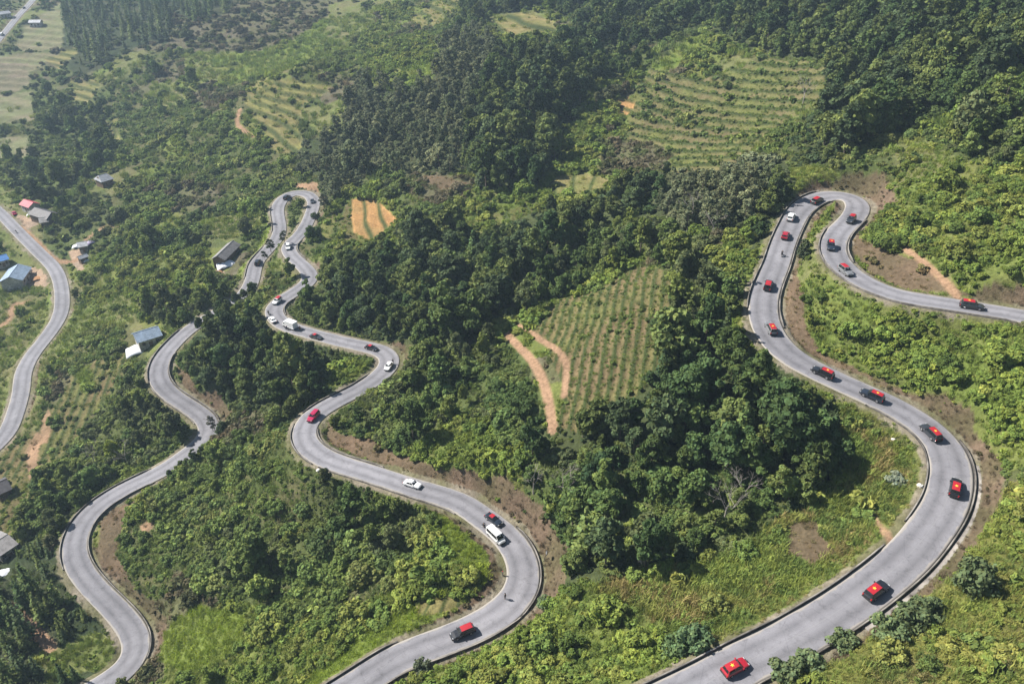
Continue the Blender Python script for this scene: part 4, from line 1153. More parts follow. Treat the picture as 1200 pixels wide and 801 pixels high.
# L length, W width, H height, zb belt height; xs: bonnet front edge .. given as fractions along +x forward
SPEC = {
 'suv':  dict(L=4.75, W=1.88, H=1.76, belt=1.06, hood=1.00, ws0=1.02, ws1=.42, rr1=-2.05, rr0=-2.28, wt=.66, wb=.86, wr=.375, ax=(1.42, -1.38)),
 'hatch': dict(L=4.25, W=1.80, H=1.60, belt=.98, hood=.92, ws0=.98, ws1=.30, rr1=-1.65, rr0=-2.02, wt=.62, wb=.83, wr=.33, ax=(1.30, -1.25)),
 'sedan': dict(L=4.60, W=1.80, H=1.46, belt=.92, hood=.86, ws0=.95, ws1=.22, rr1=-1.05, rr0=-1.72, wt=.58, wb=.82, wr=.33, ax=(1.38, -1.35)),
 'van':  dict(L=5.10, W=1.92, H=2.10, belt=1.18, hood=1.05, ws0=1.95, ws1=1.22, rr1=-2.42, rr0=-2.52, wt=.80, wb=.93, wr=.36, ax=(1.62, -1.55)),
}
STARM = None
def star_mesh(s):
    bm = bmesh.new(); o = []
    for i in range(10):
        rr = s if i % 2 == 0 else s * .40; a = math.pi / 2 + i * math.pi / 5
        o.append(bm.verts.new((math.cos(a) * rr, math.sin(a) * rr, 0)))
    c = bm.verts.new((0, 0, .004))
    for i in range(10): bm.faces.new((c, o[i], o[(i + 1) % 10]))
    return bm_mesh('star', bm, M_STAR)

def car_meshes(kind):
    p = SPEC[kind]; L, W, H = p['L'], p['W'], p['H']; hl = L / 2; hw = W / 2; out = {}
    # lower body
    bm = bmesh.new(); rings = []
    zb = p['belt']
    st = [(-hl, .42, zb - .14, .90), (-hl + .12, .30, zb - .02, .97), (-hl + .7, .26, zb, 1.0), (0, .25, zb, 1.0), (p['ws0'] - .05, .25, zb - .01, 1.0),
          (hl - .75, .27, p['hood'] - .02, .98), (hl - .25, .30, p['hood'] - .12, .92), (hl - .04, .36, p['hood'] - .30, .82), (hl, .45, p['hood'] - .42, .72)]
    for x, z0, z1, f in st:
        w = hw * f
        rings.append([(x, -w * .93, z0), (x, w * .93, z0), (x, w, z0 + (z1 - z0) * .35), (x, w * .99, z0 + (z1 - z0) * .72), (x, w * .93, z1 - .04), (x, w * .80, z1),
                      (x, 0, z1 + .025), (x, -w * .80, z1), (x, -w * .93, z1 - .04), (x, -w * .99, z0 + (z1 - z0) * .72), (x, -w, z0 + (z1 - z0) * .35)])
    loft(bm, rings)
    # cabin
    b0 = zb - .06; cw, tw = p['wb'], p['wt']
    cab = [[(p['ws0'], -cw, b0), (p['ws0'], cw, b0), (p['ws0'], cw * .98, b0 + .02), (p['ws0'], -cw * .98, b0 + .02)]]
    cab = []
    for x, z, w in ((p['rr0'], b0, cw * .96), (p['rr1'], H - .06, tw * .94), (p['rr1'] + .25, H - .01, tw), ((p['ws1'] + p['rr1']) / 2, H, tw), (p['ws1'] - .2, H - .02, tw * .99), (p['ws1'], H - .06, tw * .96), (p['ws0'], b0, cw * .95)):
        cab.append((x, z, w))
    top = [((bm.verts.new((x, -w, z)), bm.verts.new((x, 0, z + (.035 if z > b0 else 0))), bm.verts.new((x, w, z)))) for x, z, w in cab]
    lowx = [p['rr0'], p['rr1'] * .98, p['rr1'] + .25, (p['ws1'] + p['rr1']) / 2, p['ws1'] - .2, p['ws1'] + .12, p['ws0']]
    bl = [(bm.verts.new((x, -cw, b0 - .01)), bm.verts.new((x, cw, b0 - .01))) for x in lowx]
    for i in range(6):
        a, b = top[i], top[i + 1]
        bm.faces.new((a[0], a[1], b[1], b[0])); bm.faces.new((a[1], a[2], b[2], b[1]))
        bm.faces.new((bl[i][0], a[0], b[0], bl[i + 1][0])); bm.faces.new((a[2], bl[i][1], bl[i + 1][1], b[2]))
    bmesh.ops.recalc_face_normals(bm, faces=bm.faces)
    out['body'] = bm
    # glass
    def quad(pts, off):
        b_ = bmesh.new(); P = [Vector(q) for q in pts]; n_ = (P[1] - P[0]).cross(P[3] - P[0]).normalized()
        ctr = sum(P, Vector()) / 4
        if n_.dot(ctr - Vector((-.3, 0, .9))) < 0: n_ = -n_
        f = [b_.verts.new(q + n_ * off) for q in P]; g = [b_.verts.new(q - n_ * .02) for q in P]
        b_.faces.new(f)
        for i in range(4): b_.faces.new((f[i], f[(i + 1) % 4], g[(i + 1) % 4], g[i]))
        return b_
    def lerp(a, b, t): return tuple(a[i] + (b[i] - a[i]) * t for i in range(3))
    zt = H - .06
    A, B_ = (p['ws0'], b0, cw * .95), (p['ws1'], zt, tw * .96)
    def row(x, z, w, f): return ((x, -w * f, z), (x, w * f, z))
    lo_, hi_ = lerp(A, B_, .10), lerp(A, B_, .93)
    a1, a2 = row(*lo_, .93); b1, b2 = row(*hi_, .93); out['windscreen'] = quad((a1, a2, b2, b1), .014)
    A, B_ = (p['rr0'], b0, cw * .96), (p['rr1'], zt, tw * .94)
    lo_, hi_ = lerp(A, B_, .28), lerp(A, B_, .92)
    a1, a2 = row(*lo_, .88); b1, b2 = row(*hi_, .88); out['rear_window'] = quad((a1, a2, b2, b1), .014)
    out['side_window'] = []
    xm = (p['ws1'] + p['rr1']) / 2 + .12
    zl, zh = b0 + .10, H - .12; tl = (zl - b0) / (zt - b0); th = (zh - b0) / (zt - b0)
    wl = cw + (tw - cw) * tl; wh = cw + (tw - cw) * th
    xf_l = p['ws0'] + (p['ws1'] - p['ws0']) * tl - .22; xf_h = p['ws0'] + (p['ws1'] - p['ws0']) * th - .10
    xr_l = p['rr0'] + (p['rr1'] - p['rr0']) * tl + .30; xr_h = p['rr0'] + (p['rr1'] - p['rr0']) * th + .22
    for sgn in (-1, 1):
        out['side_window'].append(quad(((xm + .05, sgn * wl, zl), (xf_l, sgn * wl, zl), (xf_h, sgn * wh, zh), (xm + .05, sgn * wh, zh)), .03))
        out['side_window'].append(quad(((xr_l, sgn * wl, zl), (xm - .05, sgn * wl, zl), (xm - .05, sgn * wh, zh), (xr_h, sgn * wh, zh)), .03))
    return out
CARCACHE = {}
def build_car(kind, paint, flag=None, flag_mat=None):
    """thing at the origin heading +x; flag: 'star' or 'plain' red cloth on the roof"""
    p = SPEC[kind]; hw = p['W'] / 2; hl = p['L'] / 2
    key = (kind, paint.name)
    if key not in CARCACHE:
        g = car_meshes(kind); c = {'body': bm_mesh('car_body', g['body'], paint)}
        for k in ('windscreen', 'rear_window'): c[k] = bm_mesh(k, g[k], M_GLASS)
        c['side_window'] = [bm_mesh('side_window', b, M_GLASS) for b in g['side_window']]
        bm = bmesh.new(); cyl_y(bm, (0, 0, 0), p['wr'], .24); c['tyre'] = bm_mesh('tyre', bm, M_RUB, False)
        bm = bmesh.new(); cyl_y(bm, (0, 0, 0), p['wr'] * .62, .262, 10); c['rim'] = bm_mesh('rim', bm, M_RIM)
        bm = bmesh.new(); box(bm, (0, 0, 0), (.14, .28, .11)); bevel(bm, .03); c['headlight'] = bm_mesh('headlight', bm, M_LAMP)
        bm = bmesh.new(); box(bm, (0, 0, 0), (.10, .20, .30)); bevel(bm, .02); c['tail_light'] = bm_mesh('tail_light', bm, M_TAIL)
        bm = bmesh.new(); box(bm, (0, 0, 0), (.16, .24, .15), .8); bevel(bm, .03); c['wing_mirror'] = bm_mesh('wing_mirror', bm, paint)
        bm = bmesh.new(); box(bm, (hl + .0, 0, .42), (.14, p['W'] * .80, .20)); bevel(bm, .04); c['front_bumper'] = bm_mesh('front_bumper', bm, M_PLAST)
        bm = bmesh.new(); box(bm, (-hl - .01, 0, .45), (.14, p['W'] * .88, .22)); bevel(bm, .04); c['rear_bumper'] = bm_mesh('rear_bumper', bm, M_PLAST)
        # flag cloth over the roof
        x0, x1 = p['rr1'] + .10, p['ws1'] - .12; bm = bmesh.new(); n_ = 6; m_ = 4; vs = []
        for i in range(n_ + 1):
            x = x0 + (x1 - x0) * i / n_
            q = (x - (p['ws1'] + p['rr1']) / 2) / ((p['ws1'] - p['rr1']) / 2)
            row = []
            for j in range(m_ + 1):
                v = -1 + 2 * j / m_; row.append(bm.verts.new((x, v * p['wt'] * .97, p['H'] + .016 + .035 * (1 - abs(v)) - .035 * q * q)))
            vs.append(row)
        fs = [bm.faces.new((vs[i][j], vs[i + 1][j], vs[i + 1][j + 1], vs[i][j + 1])) for i in range(n_) for j in range(m_)]
        bmesh.ops.recalc_face_normals(bm, faces=fs); bmesh.ops.solidify(bm, geom=fs, thickness=.01); c['roof_flag'] = bm_mesh('roof_flag', bm, M_FLAG)
        c['star'] = star_mesh(.36)
        CARCACHE[key] = c
    c = CARCACHE[key]
    e = empty({'suv': 'suv', 'hatch': 'hatchback', 'sedan': 'saloon_car', 'van': 'minivan'}[kind])
    b = obj('body', c['body'], e)
    obj('windscreen', c['windscreen'], e); obj('rear_window', c['rear_window'], e)
    for m_ in c['side_window']: obj('side_window', m_, e)
    for x in p['ax']:
        for s in (-1, 1):
            wq = empty('wheel', (x, s * (hw - .11), p['wr'])); wq.parent = e
            obj('tyre', c['tyre'], wq); obj('rim', c['rim'], wq)
    for s in (-1, 1):
        obj('headlight', c['headlight'], e, (hl - .16, s * hw * .62, p['hood'] - .24)); obj('tail_light', c['tail_light'], e, (-hl + .02, s * hw * .80, p['belt'] - .22))
        obj('wing_mirror', c['wing_mirror'], e, (p['ws0'] - .28, s * (hw + .06), p['belt'] + .04))
    obj('front_bumper', c['front_bumper'], e); obj('rear_bumper', c['rear_bumper'], e)
    if flag:
        f = obj('roof_flag', c['roof_flag'], e)
        if flag == 'star':
            xc = (p['rr1'] + p['ws1']) / 2; s = obj('star', c['star'], f, (xc, 0, p['H'] + .060))
    return e

def road_pose(px, py, ri, hgt, sign):
    """stand something seen in that direction on the road, heading along it"""
    r = roads[ri]; i = road_index(r, px, py)
    for _ in range(4):
        d = rays([px], [py])[0]; t = (r.c[i, 2] + hgt - CAMZ) / d[2]; x, y = d[0] * t, d[1] * t
        i = int(np.argmin(np.hypot(r.c[:, 0] - x, r.c[:, 1] - y)))
    off = float(np.dot(np.array([x, y]) - r.c[i, :2], r.n[i])); lim = r.hw[i] - 1.05
    off = max(-lim, min(lim, off)); x, y = r.c[i, :2] + r.n[i] * off
    u = off / r.hw[i]; z = r.c[i, 2] + (1 - u * u) * .05
    a = math.atan2(r.t[i, 1] * sign, r.t[i, 0] * sign)
    j0, j1 = max(i - 3, 0), min(i + 3, len(r.c) - 1)
    gr = (r.c[j1, 2] - r.c[j0, 2]) / max(np.linalg.norm(r.c[j1, :2] - r.c[j0, :2]), .1) * sign
    return Vector((x, y, z + .01)), a, math.atan(gr)
VS = .84      # the cars are compact ones
def put(e, px, py, ri, sign, hgt=.8, turn=0.0):
    loc, a, g = road_pose(px, py, ri, hgt, sign); e.location = loc; e.rotation_euler = (0, -g, a + turn); e.scale = (VS, VS, VS); return e
CARS = [ # kind, paint, flag, px, py, road, heading sign, label
 ('suv', P_DARK, 'star', 1140, 357, UP, -1, 'dark SUV with a red starred roof, farthest right, by the upper dirt track'),
 ('suv', P_GREY, 'plain', 992, 317, UP, -1, 'dark grey SUV with a red roof beside the curved dark ditch wall past the hairpin'),
 ('suv', P_NAVY, 'star', 974, 287, UP, -1, 'dark SUV with a bright red roof rounding the grassy tip below the hairpin'),
 ('suv', P_DARK, 'plain', 998, 256, UP, -1, 'dark SUV with a red roof just past the hairpin by the right-hand bushes'),
 ('suv', P_BLACK, 'plain', 958, 234, UP, -1, 'black SUV with a red roof at the very top of the hairpin'),
 ('suv', P_WHITE, None, 927, 254, UP, -1, 'plain white SUV climbing towards the hairpin behind a red car'),
 ('hatch', P_RED, None, 920.5, 275, UP, -1, 'all-red hatchback between the white SUV and the motorcycle'),
 ('suv', P_BLACK, 'plain', 900.5, 333, UP, -1, 'black SUV with a red roof by a tree shadow below the hairpin at left'),
 ('suv', P_GREY, 'star', 902.5, 382, UP, -1, 'dark SUV with a red and white roof beside the bare bank at the S-curve'),
 ('suv', P_BLACK, 'star', 962, 434.5, UP, -1, 'black SUV with a red roof, upper of the two below the long brown bank'),
 ('suv', P_NAVY, 'star', 1022, 462, UP, -1, 'dark SUV with a red roof, lower of the two below the long brown bank'),
 ('suv', P_DARK, 'star', 1090, 504.5, UP, -1, 'dark SUV with a red and white roof entering the big right-hand bend'),
 ('suv', P_BLACK, 'star', 1120, 569, UP, -1, 'black SUV with a starred red roof by the ditch wall on the outer bend'),
 ('suv', P_BLACK, 'star', 1029, 689, UP, -1, 'black SUV with a starred red roof on the straight under the big bend'),
 ('hatch', P_RED, 'star', 865, 779, UP, -1, 'red hatchback with a yellow star on its roof, nearest car at the bottom'),
 ('suv', P_BLACK, 'plain', 543, 739, LO, -1, 'black SUV with a red roof above the bottom centre parapet'),
 ('van', P_WHITE, None, 576, 630, LO, -1, 'white minivan at the inner verge of the middle bend'),
 ('sedan', P_NAVY, 'plain', 580, 609, LO, -1, 'dark blue saloon with a red roof passing the white minivan'),
 ('sedan', P_WHITE, None, 485, 567, LO, -1, 'white saloon car alone under the shaded brown bank'),
 ('suv', P_CRIM, None, 367, 487, LO, -1, 'crimson SUV on the bend at the end of the hidden road stretch'),
 ('sedan', P_WHITE, None, 455, 429, LO, -1, 'white saloon half hidden by trees at the right-hand tip of the middle switchback'),
 ('sedan', P_BLACK, 'plain', 435, 407, LO, -1, 'black saloon with a red roof right before the middle switchback tip'),
 ('sedan', P_DARK, 'plain', 371, 394.5, LO, -1, 'dark saloon with a red roof right of the white box lorry'),
 ('sedan', P_WHITE, None, 318.5, 374, LO, 1, 'white saloon left of the white box lorry'),
 ('suv', P_WHITE, 'plain', 325, 351.5, LO, -1, 'white SUV with a red roof at the shaded small bend'),
 ('suv', P_WHITE, None, 337.5, 289, LO, -1, 'white SUV on the short stretch under the far small loop'),
 ('suv', P_BLACK, None, 335.5, 231, LO, -1, 'black SUV at the upper left of the far small loop'),
 ('sedan', P_DARK, None, 366, 235.5, LO, -1, 'dark grey saloon at the right side of the far small loop'),
 ('suv', P_BLACK, None, 302, 306.5, LO, -1, 'black SUV alone on the bend left of the far loop'),
 ('sedan', P_DARK, None, 13, 20, VA, 1, 'tiny dark car, middle one on the far top left road'),
 ('sedan', P_BLACK, None, 28, 9, VA, 1, 'tiny black car, farthest one on the top left road'),
 ('van', P_WHITE, None, 2, 40, VA, -1, 'tiny white van at the left edge of the far top left road'),
]
for kind, paint, flag, px, py, ri, sg, lb in CARS:
    e = build_car(kind, paint, flag); tag(e, lb, {'suv': 'SUV', 'hatch': 'car', 'sedan': 'car', 'van': 'van'}[kind], 'vehicles on the winding roads')
    put(e, px, py, ri, sg, SPEC[kind]['H'] * .42)

# white box lorry
def build_lorry():
    e = empty('box_lorry')
    bm = bmesh.new(); box(bm, (-.75, 0, 1.75), (4.2, 2.1, 2.1)); bevel(bm, .05, 1); obj('cargo_box', bm_mesh('cargo_box', bm, P_WHITE), e)
    bm = bmesh.new()
    loft(bm, [[(x, -w, .55), (x, w, .55), (x, w, z1), (x, w * .9, z2), (x, -w * .9, z2), (x, -w, z1)] for x, w, z1, z2 in ((1.45, .95, 1.5, 2.15), (2.3, .95, 1.45, 2.12), (2.85, .93, 1.2, 1.45), (3.02, .9, 1.0, 1.12))]); bevel(bm, .05, 1)
    obj('cab', bm_mesh('cab', bm, P_WHITE), e)
    bm = bmesh.new(); vs = [bm.verts.new(v) for v in ((2.90, -.80, 1.38), (2.90, .80, 1.38), (2.40, .76, 2.06), (2.40, -.76, 2.06))]
    f = bm.faces.new(vs); bmesh.ops.solidify(bm, geom=[f], thickness=-.03); obj('windscreen', bm_mesh('windscreen', bm, M_GLASS), e)
    for s in (-1, 1):
        bm = bmesh.new(); box(bm, (2.0, s * .955, 1.72), (.75, .03, .42), .9); obj('side_window', bm_mesh('side_window', bm, M_GLASS), e)
        bm = bmesh.new(); box(bm, (3.02, s * .66, .82), (.08, .3, .2)); obj('headlight', bm_mesh('headlight', bm, M_LAMP), e)
    bm = bmesh.new(); box(bm, (.1, 0, .58), (5.6, .9, .2)); obj('chassis', bm_mesh('chassis', bm, M_PLAST), e)
    for x in (2.1, -1.7):
        for s in (-1, 1):
            w_ = empty('wheel', (x, s * .85, .42)); w_.parent = e
            bm = bmesh.new(); cyl_y(bm, (0, 0, 0), .42, .28); obj('tyre', bm_mesh('tyre', bm, M_RUB), w_)
            bm = bmesh.new(); cyl_y(bm, (0, 0, 0), .24, .30, 10); obj('rim', bm_mesh('rim', bm, M_RIM), w_)
    return e
e = build_lorry(); put(e, 340, 379.5, LO, 1, 1.3); tag(e, 'white box lorry between the white saloon and the dark red-roofed saloon', 'lorry', 'vehicles on the winding roads')

# ------------------------------------------------------------------ motorcycles and people
def tubes(bm, pts, rad, k=8):
    rings = []
    for i, p in enumerate(pts):
        p = Vector(p); d = (Vector(pts[min(i + 1, len(pts) - 1)]) - Vector(pts[max(i - 1, 0)])).normalized()
        u = d.orthogonal().normalized(); v = d.cross(u); rr = rad[i] if isinstance(rad, (list, tuple)) else rad
        rings.append([tuple(p + (u * math.cos(2 * math.pi * j / k) + v * math.sin(2 * math.pi * j / k)) * rr) for j in range(k)])
    loft(bm, rings)
MOTO = {}
def build_moto(paint):
    e = empty('motorcycle'); key = paint.name
    if key not in MOTO:
        c = {}
        bm = bmesh.new(); tubes(bm, [(-.62, 0, .58), (-.3, 0, .62), (.05, 0, .48), (.38, 0, .78), (.55, 0, .92)], [.05, .12, .10, .11, .06]); tubes(bm, [(-.05, 0, .42), (.15, 0, .32)], [.14, .12]); c['body'] = bm_mesh('moto_body', bm, paint)
        bm = bmesh.new(); tubes(bm, [(-.72, 0, .76), (-.4, 0, .77), (.1, 0, .74)], [.08, .12, .09]); c['seat'] = bm_mesh('seat', bm, M_PLAST)
        bm = bmesh.new()
        for s in (-1, 1): tubes(bm, [(.50, s * .05, .95), (.66, s * .05, .30)], .025)
        c['fork'] = bm_mesh('fork', bm, M_CHROME)
        bm = bmesh.new(); tubes(bm, [(.30, -.34, 1.02), (.44, -.15, 1.0), (.46, 0, .97), (.44, .15, 1.0), (.30, .34, 1.02)], .02); c['handlebar'] = bm_mesh('handlebar', bm, M_PLAST)
        bm = bmesh.new(); tubes(bm, [(.52, 0, .86), (.62, 0, .85)], [.09, .08]); c['headlight'] = bm_mesh('headlight', bm, M_LAMP)
        bm = bmesh.new(); tubes(bm, [(.1, -.14, .3), (-.75, -.18, .36)], [.03, .05]); c['exhaust'] = bm_mesh('exhaust', bm, M_CHROME)
        bm = bmesh.new(); cyl_y(bm, (0, 0, 0), .30, .09, 18); c['tyre'] = bm_mesh('tyre', bm, M_RUB)
        bm = bmesh.new(); cyl_y(bm, (0, 0, 0), .21, .10, 12); c['rim'] = bm_mesh('rim', bm, M_RIM)
        MOTO[key] = c
    c = MOTO[key]
    for k in ('body', 'seat', 'fork', 'handlebar', 'headlight', 'exhaust'): obj(k, c[k], e)
    for x in (.68, -.60):
        w_ = empty('wheel', (x, 0, .30)); w_.parent = e; obj('tyre', c['tyre'], w_); obj('rim', c['rim'], w_)
    return e

def skin_mesh(name, verts, edges, radii, mat, root=0):
    me = bpy.data.meshes.new(name); me.from_pydata(verts, edges, []); o = bpy.data.objects.new(name, me); COL.objects.link(o)
    sk = o.modifiers.new('skin', 'SKIN'); me.skin_vertices
    if not me.skin_vertices:
        bpy.context.view_layer.objects.active = o
    L_ = me.skin_vertices[0].data
    for i, rr in enumerate(radii): L_[i].radius = (rr, rr) if not isinstance(rr, tuple) else rr; L_[i].use_root = (i == root)
    sb = o.modifiers.new('subd', 'SUBSURF'); sb.levels = sb.render_levels = 1
    dg = bpy.context.evaluated_depsgraph_get(); ev = o.evaluated_get(dg); out = bpy.data.meshes.new_from_object(ev)
    bpy.data.objects.remove(o); out.materials.clear(); out.materials.append(mat)
    for p in out.polygons: p.use_smooth = True
    return out
M_SKIN = m_simple('skin', (.34, .20, .13), .6, .3, var=.05); M_HAIR = m_simple('black_hair', (.012, .010, .010), .6, .3)
def m_cloth(n, c): return m_simple(n, c, .9, .1, var=.12, scale=6)
def build_person(pose, shirt, trouser, head_mat, head_part='hair'):
    e = empty('person')
    if pose == 'stand':
        J = dict(pel=(0, 0, .95), sp=(0, 0, 1.18), ch=(.02, 0, 1.38), nk=(.03, 0, 1.50), hd=(.05, 0, 1.60), ht=(.04, 0, 1.71))
        arm = lambda s: [(.02, s * .19, 1.41), (-.02, s * .27, 1.14), (.06, s * .27, .90), (.08, s * .27, .83)]
        leg = lambda s: [(0, s * .10, .90), (.02, s * .12, .50), (-.02, s * .12, .09), (.13, s * .13, .04)]
    else:
        J = dict(pel=(-.22, 0, .90), sp=(-.20, 0, 1.12), ch=(-.12, 0, 1.32), nk=(-.06, 0, 1.44), hd=(-.02, 0, 1.54), ht=(-.02, 0, 1.65))
        arm = lambda s: [(-.11, s * .19, 1.35), (.02, s * .30, 1.12), (.24, s * .33, 1.07), (.31, s * .33, 1.06)]
        leg = lambda s: [(-.20, s * .11, .87), (.18, s * .20, .80), (.06, s * .19, .38), (.20, s * .20, .33)]
    V = [J['pel'], J['sp'], J['ch'], J['nk'], J['hd'], J['ht']]; Rr = [(.15, .12), (.14, .11), (.17, .12), .055, .10, .07]; E = [(0, 1), (1, 2), (2, 3), (3, 4), (4, 5)]
    for s in (-1, 1):
        b = len(V); V += arm(s); Rr += [.062, .048, .036, .036]; E += [(2, b), (b, b + 1), (b + 1, b + 2), (b + 2, b + 3)]
        b = len(V); V += leg(s); Rr += [.09, .066, .045, .045]; E += [(0, b), (b, b + 1), (b + 1, b + 2), (b + 2, b + 3)]
    body = skin_mesh('person_body', V, E, Rr, M_SKIN)
    bm = bmesh.new(); bm.from_mesh(body)
    for s in (-1, 1):      # fingers and thumb
        h = Vector(arm(s)[3]); d = (h - Vector(arm(s)[2])).normalized(); sd_ = Vector((0, 1, 0)) if abs(d.y) < .8 else Vector((1, 0, 0)); dn = d.cross(sd_).normalized()
        for j, ln in enumerate((.062, .075, .078, .066)):
            a = h + sd_ * ((j - 1.5) * .02); tubes(bm, [a, a + d * ln * .55, a + d * ln * .8 - dn * .03], [.010, .009, .007], 6)
        a = h - sd_ * s * .035; tubes(bm, [a - d * .03, a - sd_ * s * .03 + d * .01, a - sd_ * s * .03 + d * .04], [.011, .010, .008], 6)
    hd = Vector(J['hd'])
    tubes(bm, [hd + Vector((.085, 0, .02)), hd + Vector((.125, 0, -.015))], [.012, .02], 6)          # nose
    for s in (-1, 1): tubes(bm, [hd + Vector((.0, s * .09, .01)), hd + Vector((-.01, s * .112, .0))], [.028, .022], 6)   # ears
    bm.to_mesh(body); bm.free()
    obj('body', body, e)
    V = [J['pel'], J['sp'], J['ch']]; Rr = [(.172, .142), (.165, .132), (.188, .142)]; E = [(0, 1), (1, 2)]
    for s in (-1, 1):
        b = len(V); A_ = arm(s); V += [A_[0], A_[1], tuple(A_[1][i] + (A_[2][i] - A_[1][i]) * .8 for i in range(3))]; Rr += [.082, .064, .052]; E += [(2, b), (b, b + 1), (b + 1, b + 2)]
    obj('shirt', skin_mesh('shirt', V, E, Rr, shirt), e)
    V = [J['pel']]; Rr = [(.172, .14)]; E = []
    for s in (-1, 1):
        b = len(V); A_ = leg(s); V += A_[:3]; Rr += [.106, .082, .062]; E += [(0, b), (b, b + 1), (b + 1, b + 2)]
    obj('trousers', skin_mesh('trousers', V, E, Rr, trouser), e)
    bm = bmesh.new(); bmesh.ops.create_uvsphere(bm, u_segments=14, v_segments=9, radius=.128)
    for v in list(bm.verts):
        if v.co.z < -.03: v.co.z = -.03
        v.co = Vector((v.co.x * 1.05 - .02, v.co.y * .95, v.co.z * .95)) + hd + Vector((0, 0, .045))
    obj(head_part, bm_mesh(head_part, bm, head_mat, True), e)
    return e
C_DARK = m_cloth('dark_cloth', (.022, .024, .030)); C_BLUE = m_cloth('blue_cloth', (.04, .06, .12)); C_GREY = m_cloth('grey_cloth', (.09, .09, .10)); C_PINK = m_cloth('dusky_red_cloth', (.22, .05, .06))
MOTOS = [  # px, py, road, sign, paint, shirt, bike label, rider label
 (916.5, 297, UP, -1, P_BLACK, C_DARK, 'black motorcycle climbing behind the all-red hatchback', 'person in dark clothes riding the motorcycle behind the red hatchback'),
 (563, 620.5, LO, -1, P_BLACK, C_GREY, 'dark motorcycle close behind the white minivan', 'person in grey riding close behind the white minivan'),
 (312.5, 366.5, LO, 1, P_NAVY, C_DARK, 'dark motorcycle just above the white saloon at the small bend', 'person in dark clothes riding just above the white saloon'),
 (334.5, 385.5, LO, 1, P_BLACK, C_BLUE, 'dark motorcycle on the camera side of the white box lorry', 'person in blue riding beside the white box lorry'),
 (352, 385, LO, -1, P_BLACK, C_DARK, 'black motorcycle behind the white box lorry towards the red-roofed saloon', 'person in black riding between the lorry and the red-roofed saloon'),
 (18.5, 271, VA, 1, P_BLACK, C_DARK, 'black motorcycle on the valley road below the red-roofed house', 'person in dark clothes riding alone on the valley road'),
]
for px, py, ri, sg, pt, shc, lb, lp in MOTOS:
    m_ = put(build_moto(pt), px, py, ri, sg, .6); tag(m_, lb, 'motorcycle', 'motorcycles on the winding roads')
    q = build_person('ride', shc, C_DARK, P_BLACK if shc is not C_BLUE else P_RED, 'helmet'); q.location = m_.location; q.rotation_euler = m_.rotation_euler; q.scale = m_.scale
    tag(q, lp, 'person', 'people riding motorcycles')
q = build_person('stand', C_DARK, C_DARK, M_HAIR); put(q, 593.5, 696, LO, 1, .8, 1.9); tag(q, 'person in dark clothes standing at the inner road edge of the middle bend', 'person')
q = build_person('stand', C_BLUE, C_DARK, M_HAIR); put(q, 460.5, 423, LO, 1, .8, .6); tag(q, 'person in blue standing behind the half hidden white saloon', 'person')

# round traffic mirror leaning on the ditch wall of the middle bend, and a low marker post opposite
r = roads[LO]; i = road_index(r, 612, 660)
pb = Vector((*(r.c[i, :2] + r.n[i] * (r.hw[i] + 1.0)), r.c[i, 2] - .1))
e = empty('traffic_mirror', pb, math.atan2(-r.n[i][1], -r.n[i][0])); e.rotation_euler = (0, R(-14), e.rotation_euler.z)
bm = bmesh.new(); tubes(bm, [(0, 0, -.3), (0, 0, 2.2)], .045, 10); obj('post', bm_mesh('post', bm, M_PLAST), e)
bm = bmesh.new(); tubes(bm, [(-.04, 0, 2.2), (.03, 0, 2.2), (.07, 0, 2.2)], [.40, .46, .30], 20); obj('mirror_disc', bm_mesh('mirror_disc', bm, M_PLAST), e)
bm = bmesh.new(); tubes(bm, [(.072, 0, 2.2), (.09, 0, 2.2)], [.29, .2], 20); obj('mirror_face', bm_mesh('mirror_face', bm, M_CHROME), e)
tag(e, 'dark round traffic mirror on a leaning post behind the ditch wall of the middle bend', 'traffic mirror')
i = road_index(r, 596, 672); pb = Vector((*(r.c[i, :2] - r.n[i] * (r.hw[i] + .7)), r.c[i, 2] - .1)); e = empty('marker_post', pb)
bm = bmesh.new(); box(bm, (0, 0, .5), (.22, .22, 1.0), .9); bevel(bm, .02, 1); obj('post', bm_mesh('post', bm, M_KERB), e)
bm = bmesh.new(); box(bm, (0, 0, 1.05), (.20, .20, .12), .7); obj('cap', bm_mesh('cap', bm, M_FLAG), e)
tag(e, 'short grey marker post on the inner verge of the middle bend', 'marker post')

# ------------------------------------------------------------------ houses
def m_sheet(name, c, rib=7.0):
    k = NT(name); p = k.n('ShaderNodeTexCoord').outputs['Object']; n = k.noise(p, .9, 5, .65)
    w_ = k.n('ShaderNodeTexWave'); w_.inputs['Scale'].default_value = rib; w_.bands_direction = 'X'; k.l(p, w_.inputs['Vector'])
    q = k.n('ShaderNodeRGB'); q.outputs[0].default_value = (*c, 1)
    k.bsdf(k.mul(q.outputs[0], k.rng(n, .3, .72, .62, 1.25)), .6, .3, w_.outputs['Fac'], .35, .04); return k.m
RF_BLUE = m_sheet('weathered_blue_roof_sheet', (.22, .29, .38)); RF_GREY = m_sheet('grey_fibre_roof_sheet', (.20, .19, .185)); RF_RED = m_sheet('red_roof_sheet', (.40, .07, .09)); RF_DARK = m_sheet('dark_old_thatch', (.07, .065, .07), 2.0)
RF_SKY = m_sheet('bright_blue_roof_sheet', (.06, .20, .48)); RF_PALE = m_sheet('pale_grey_roof_sheet', (.34, .35, .37)); WL_GREY = m_concrete('rendered_house_wall', (.36, .34, .31)); WL_WOOD = m_simple('weathered_boards', (.14, .10, .07), .9, .1, var=.3)
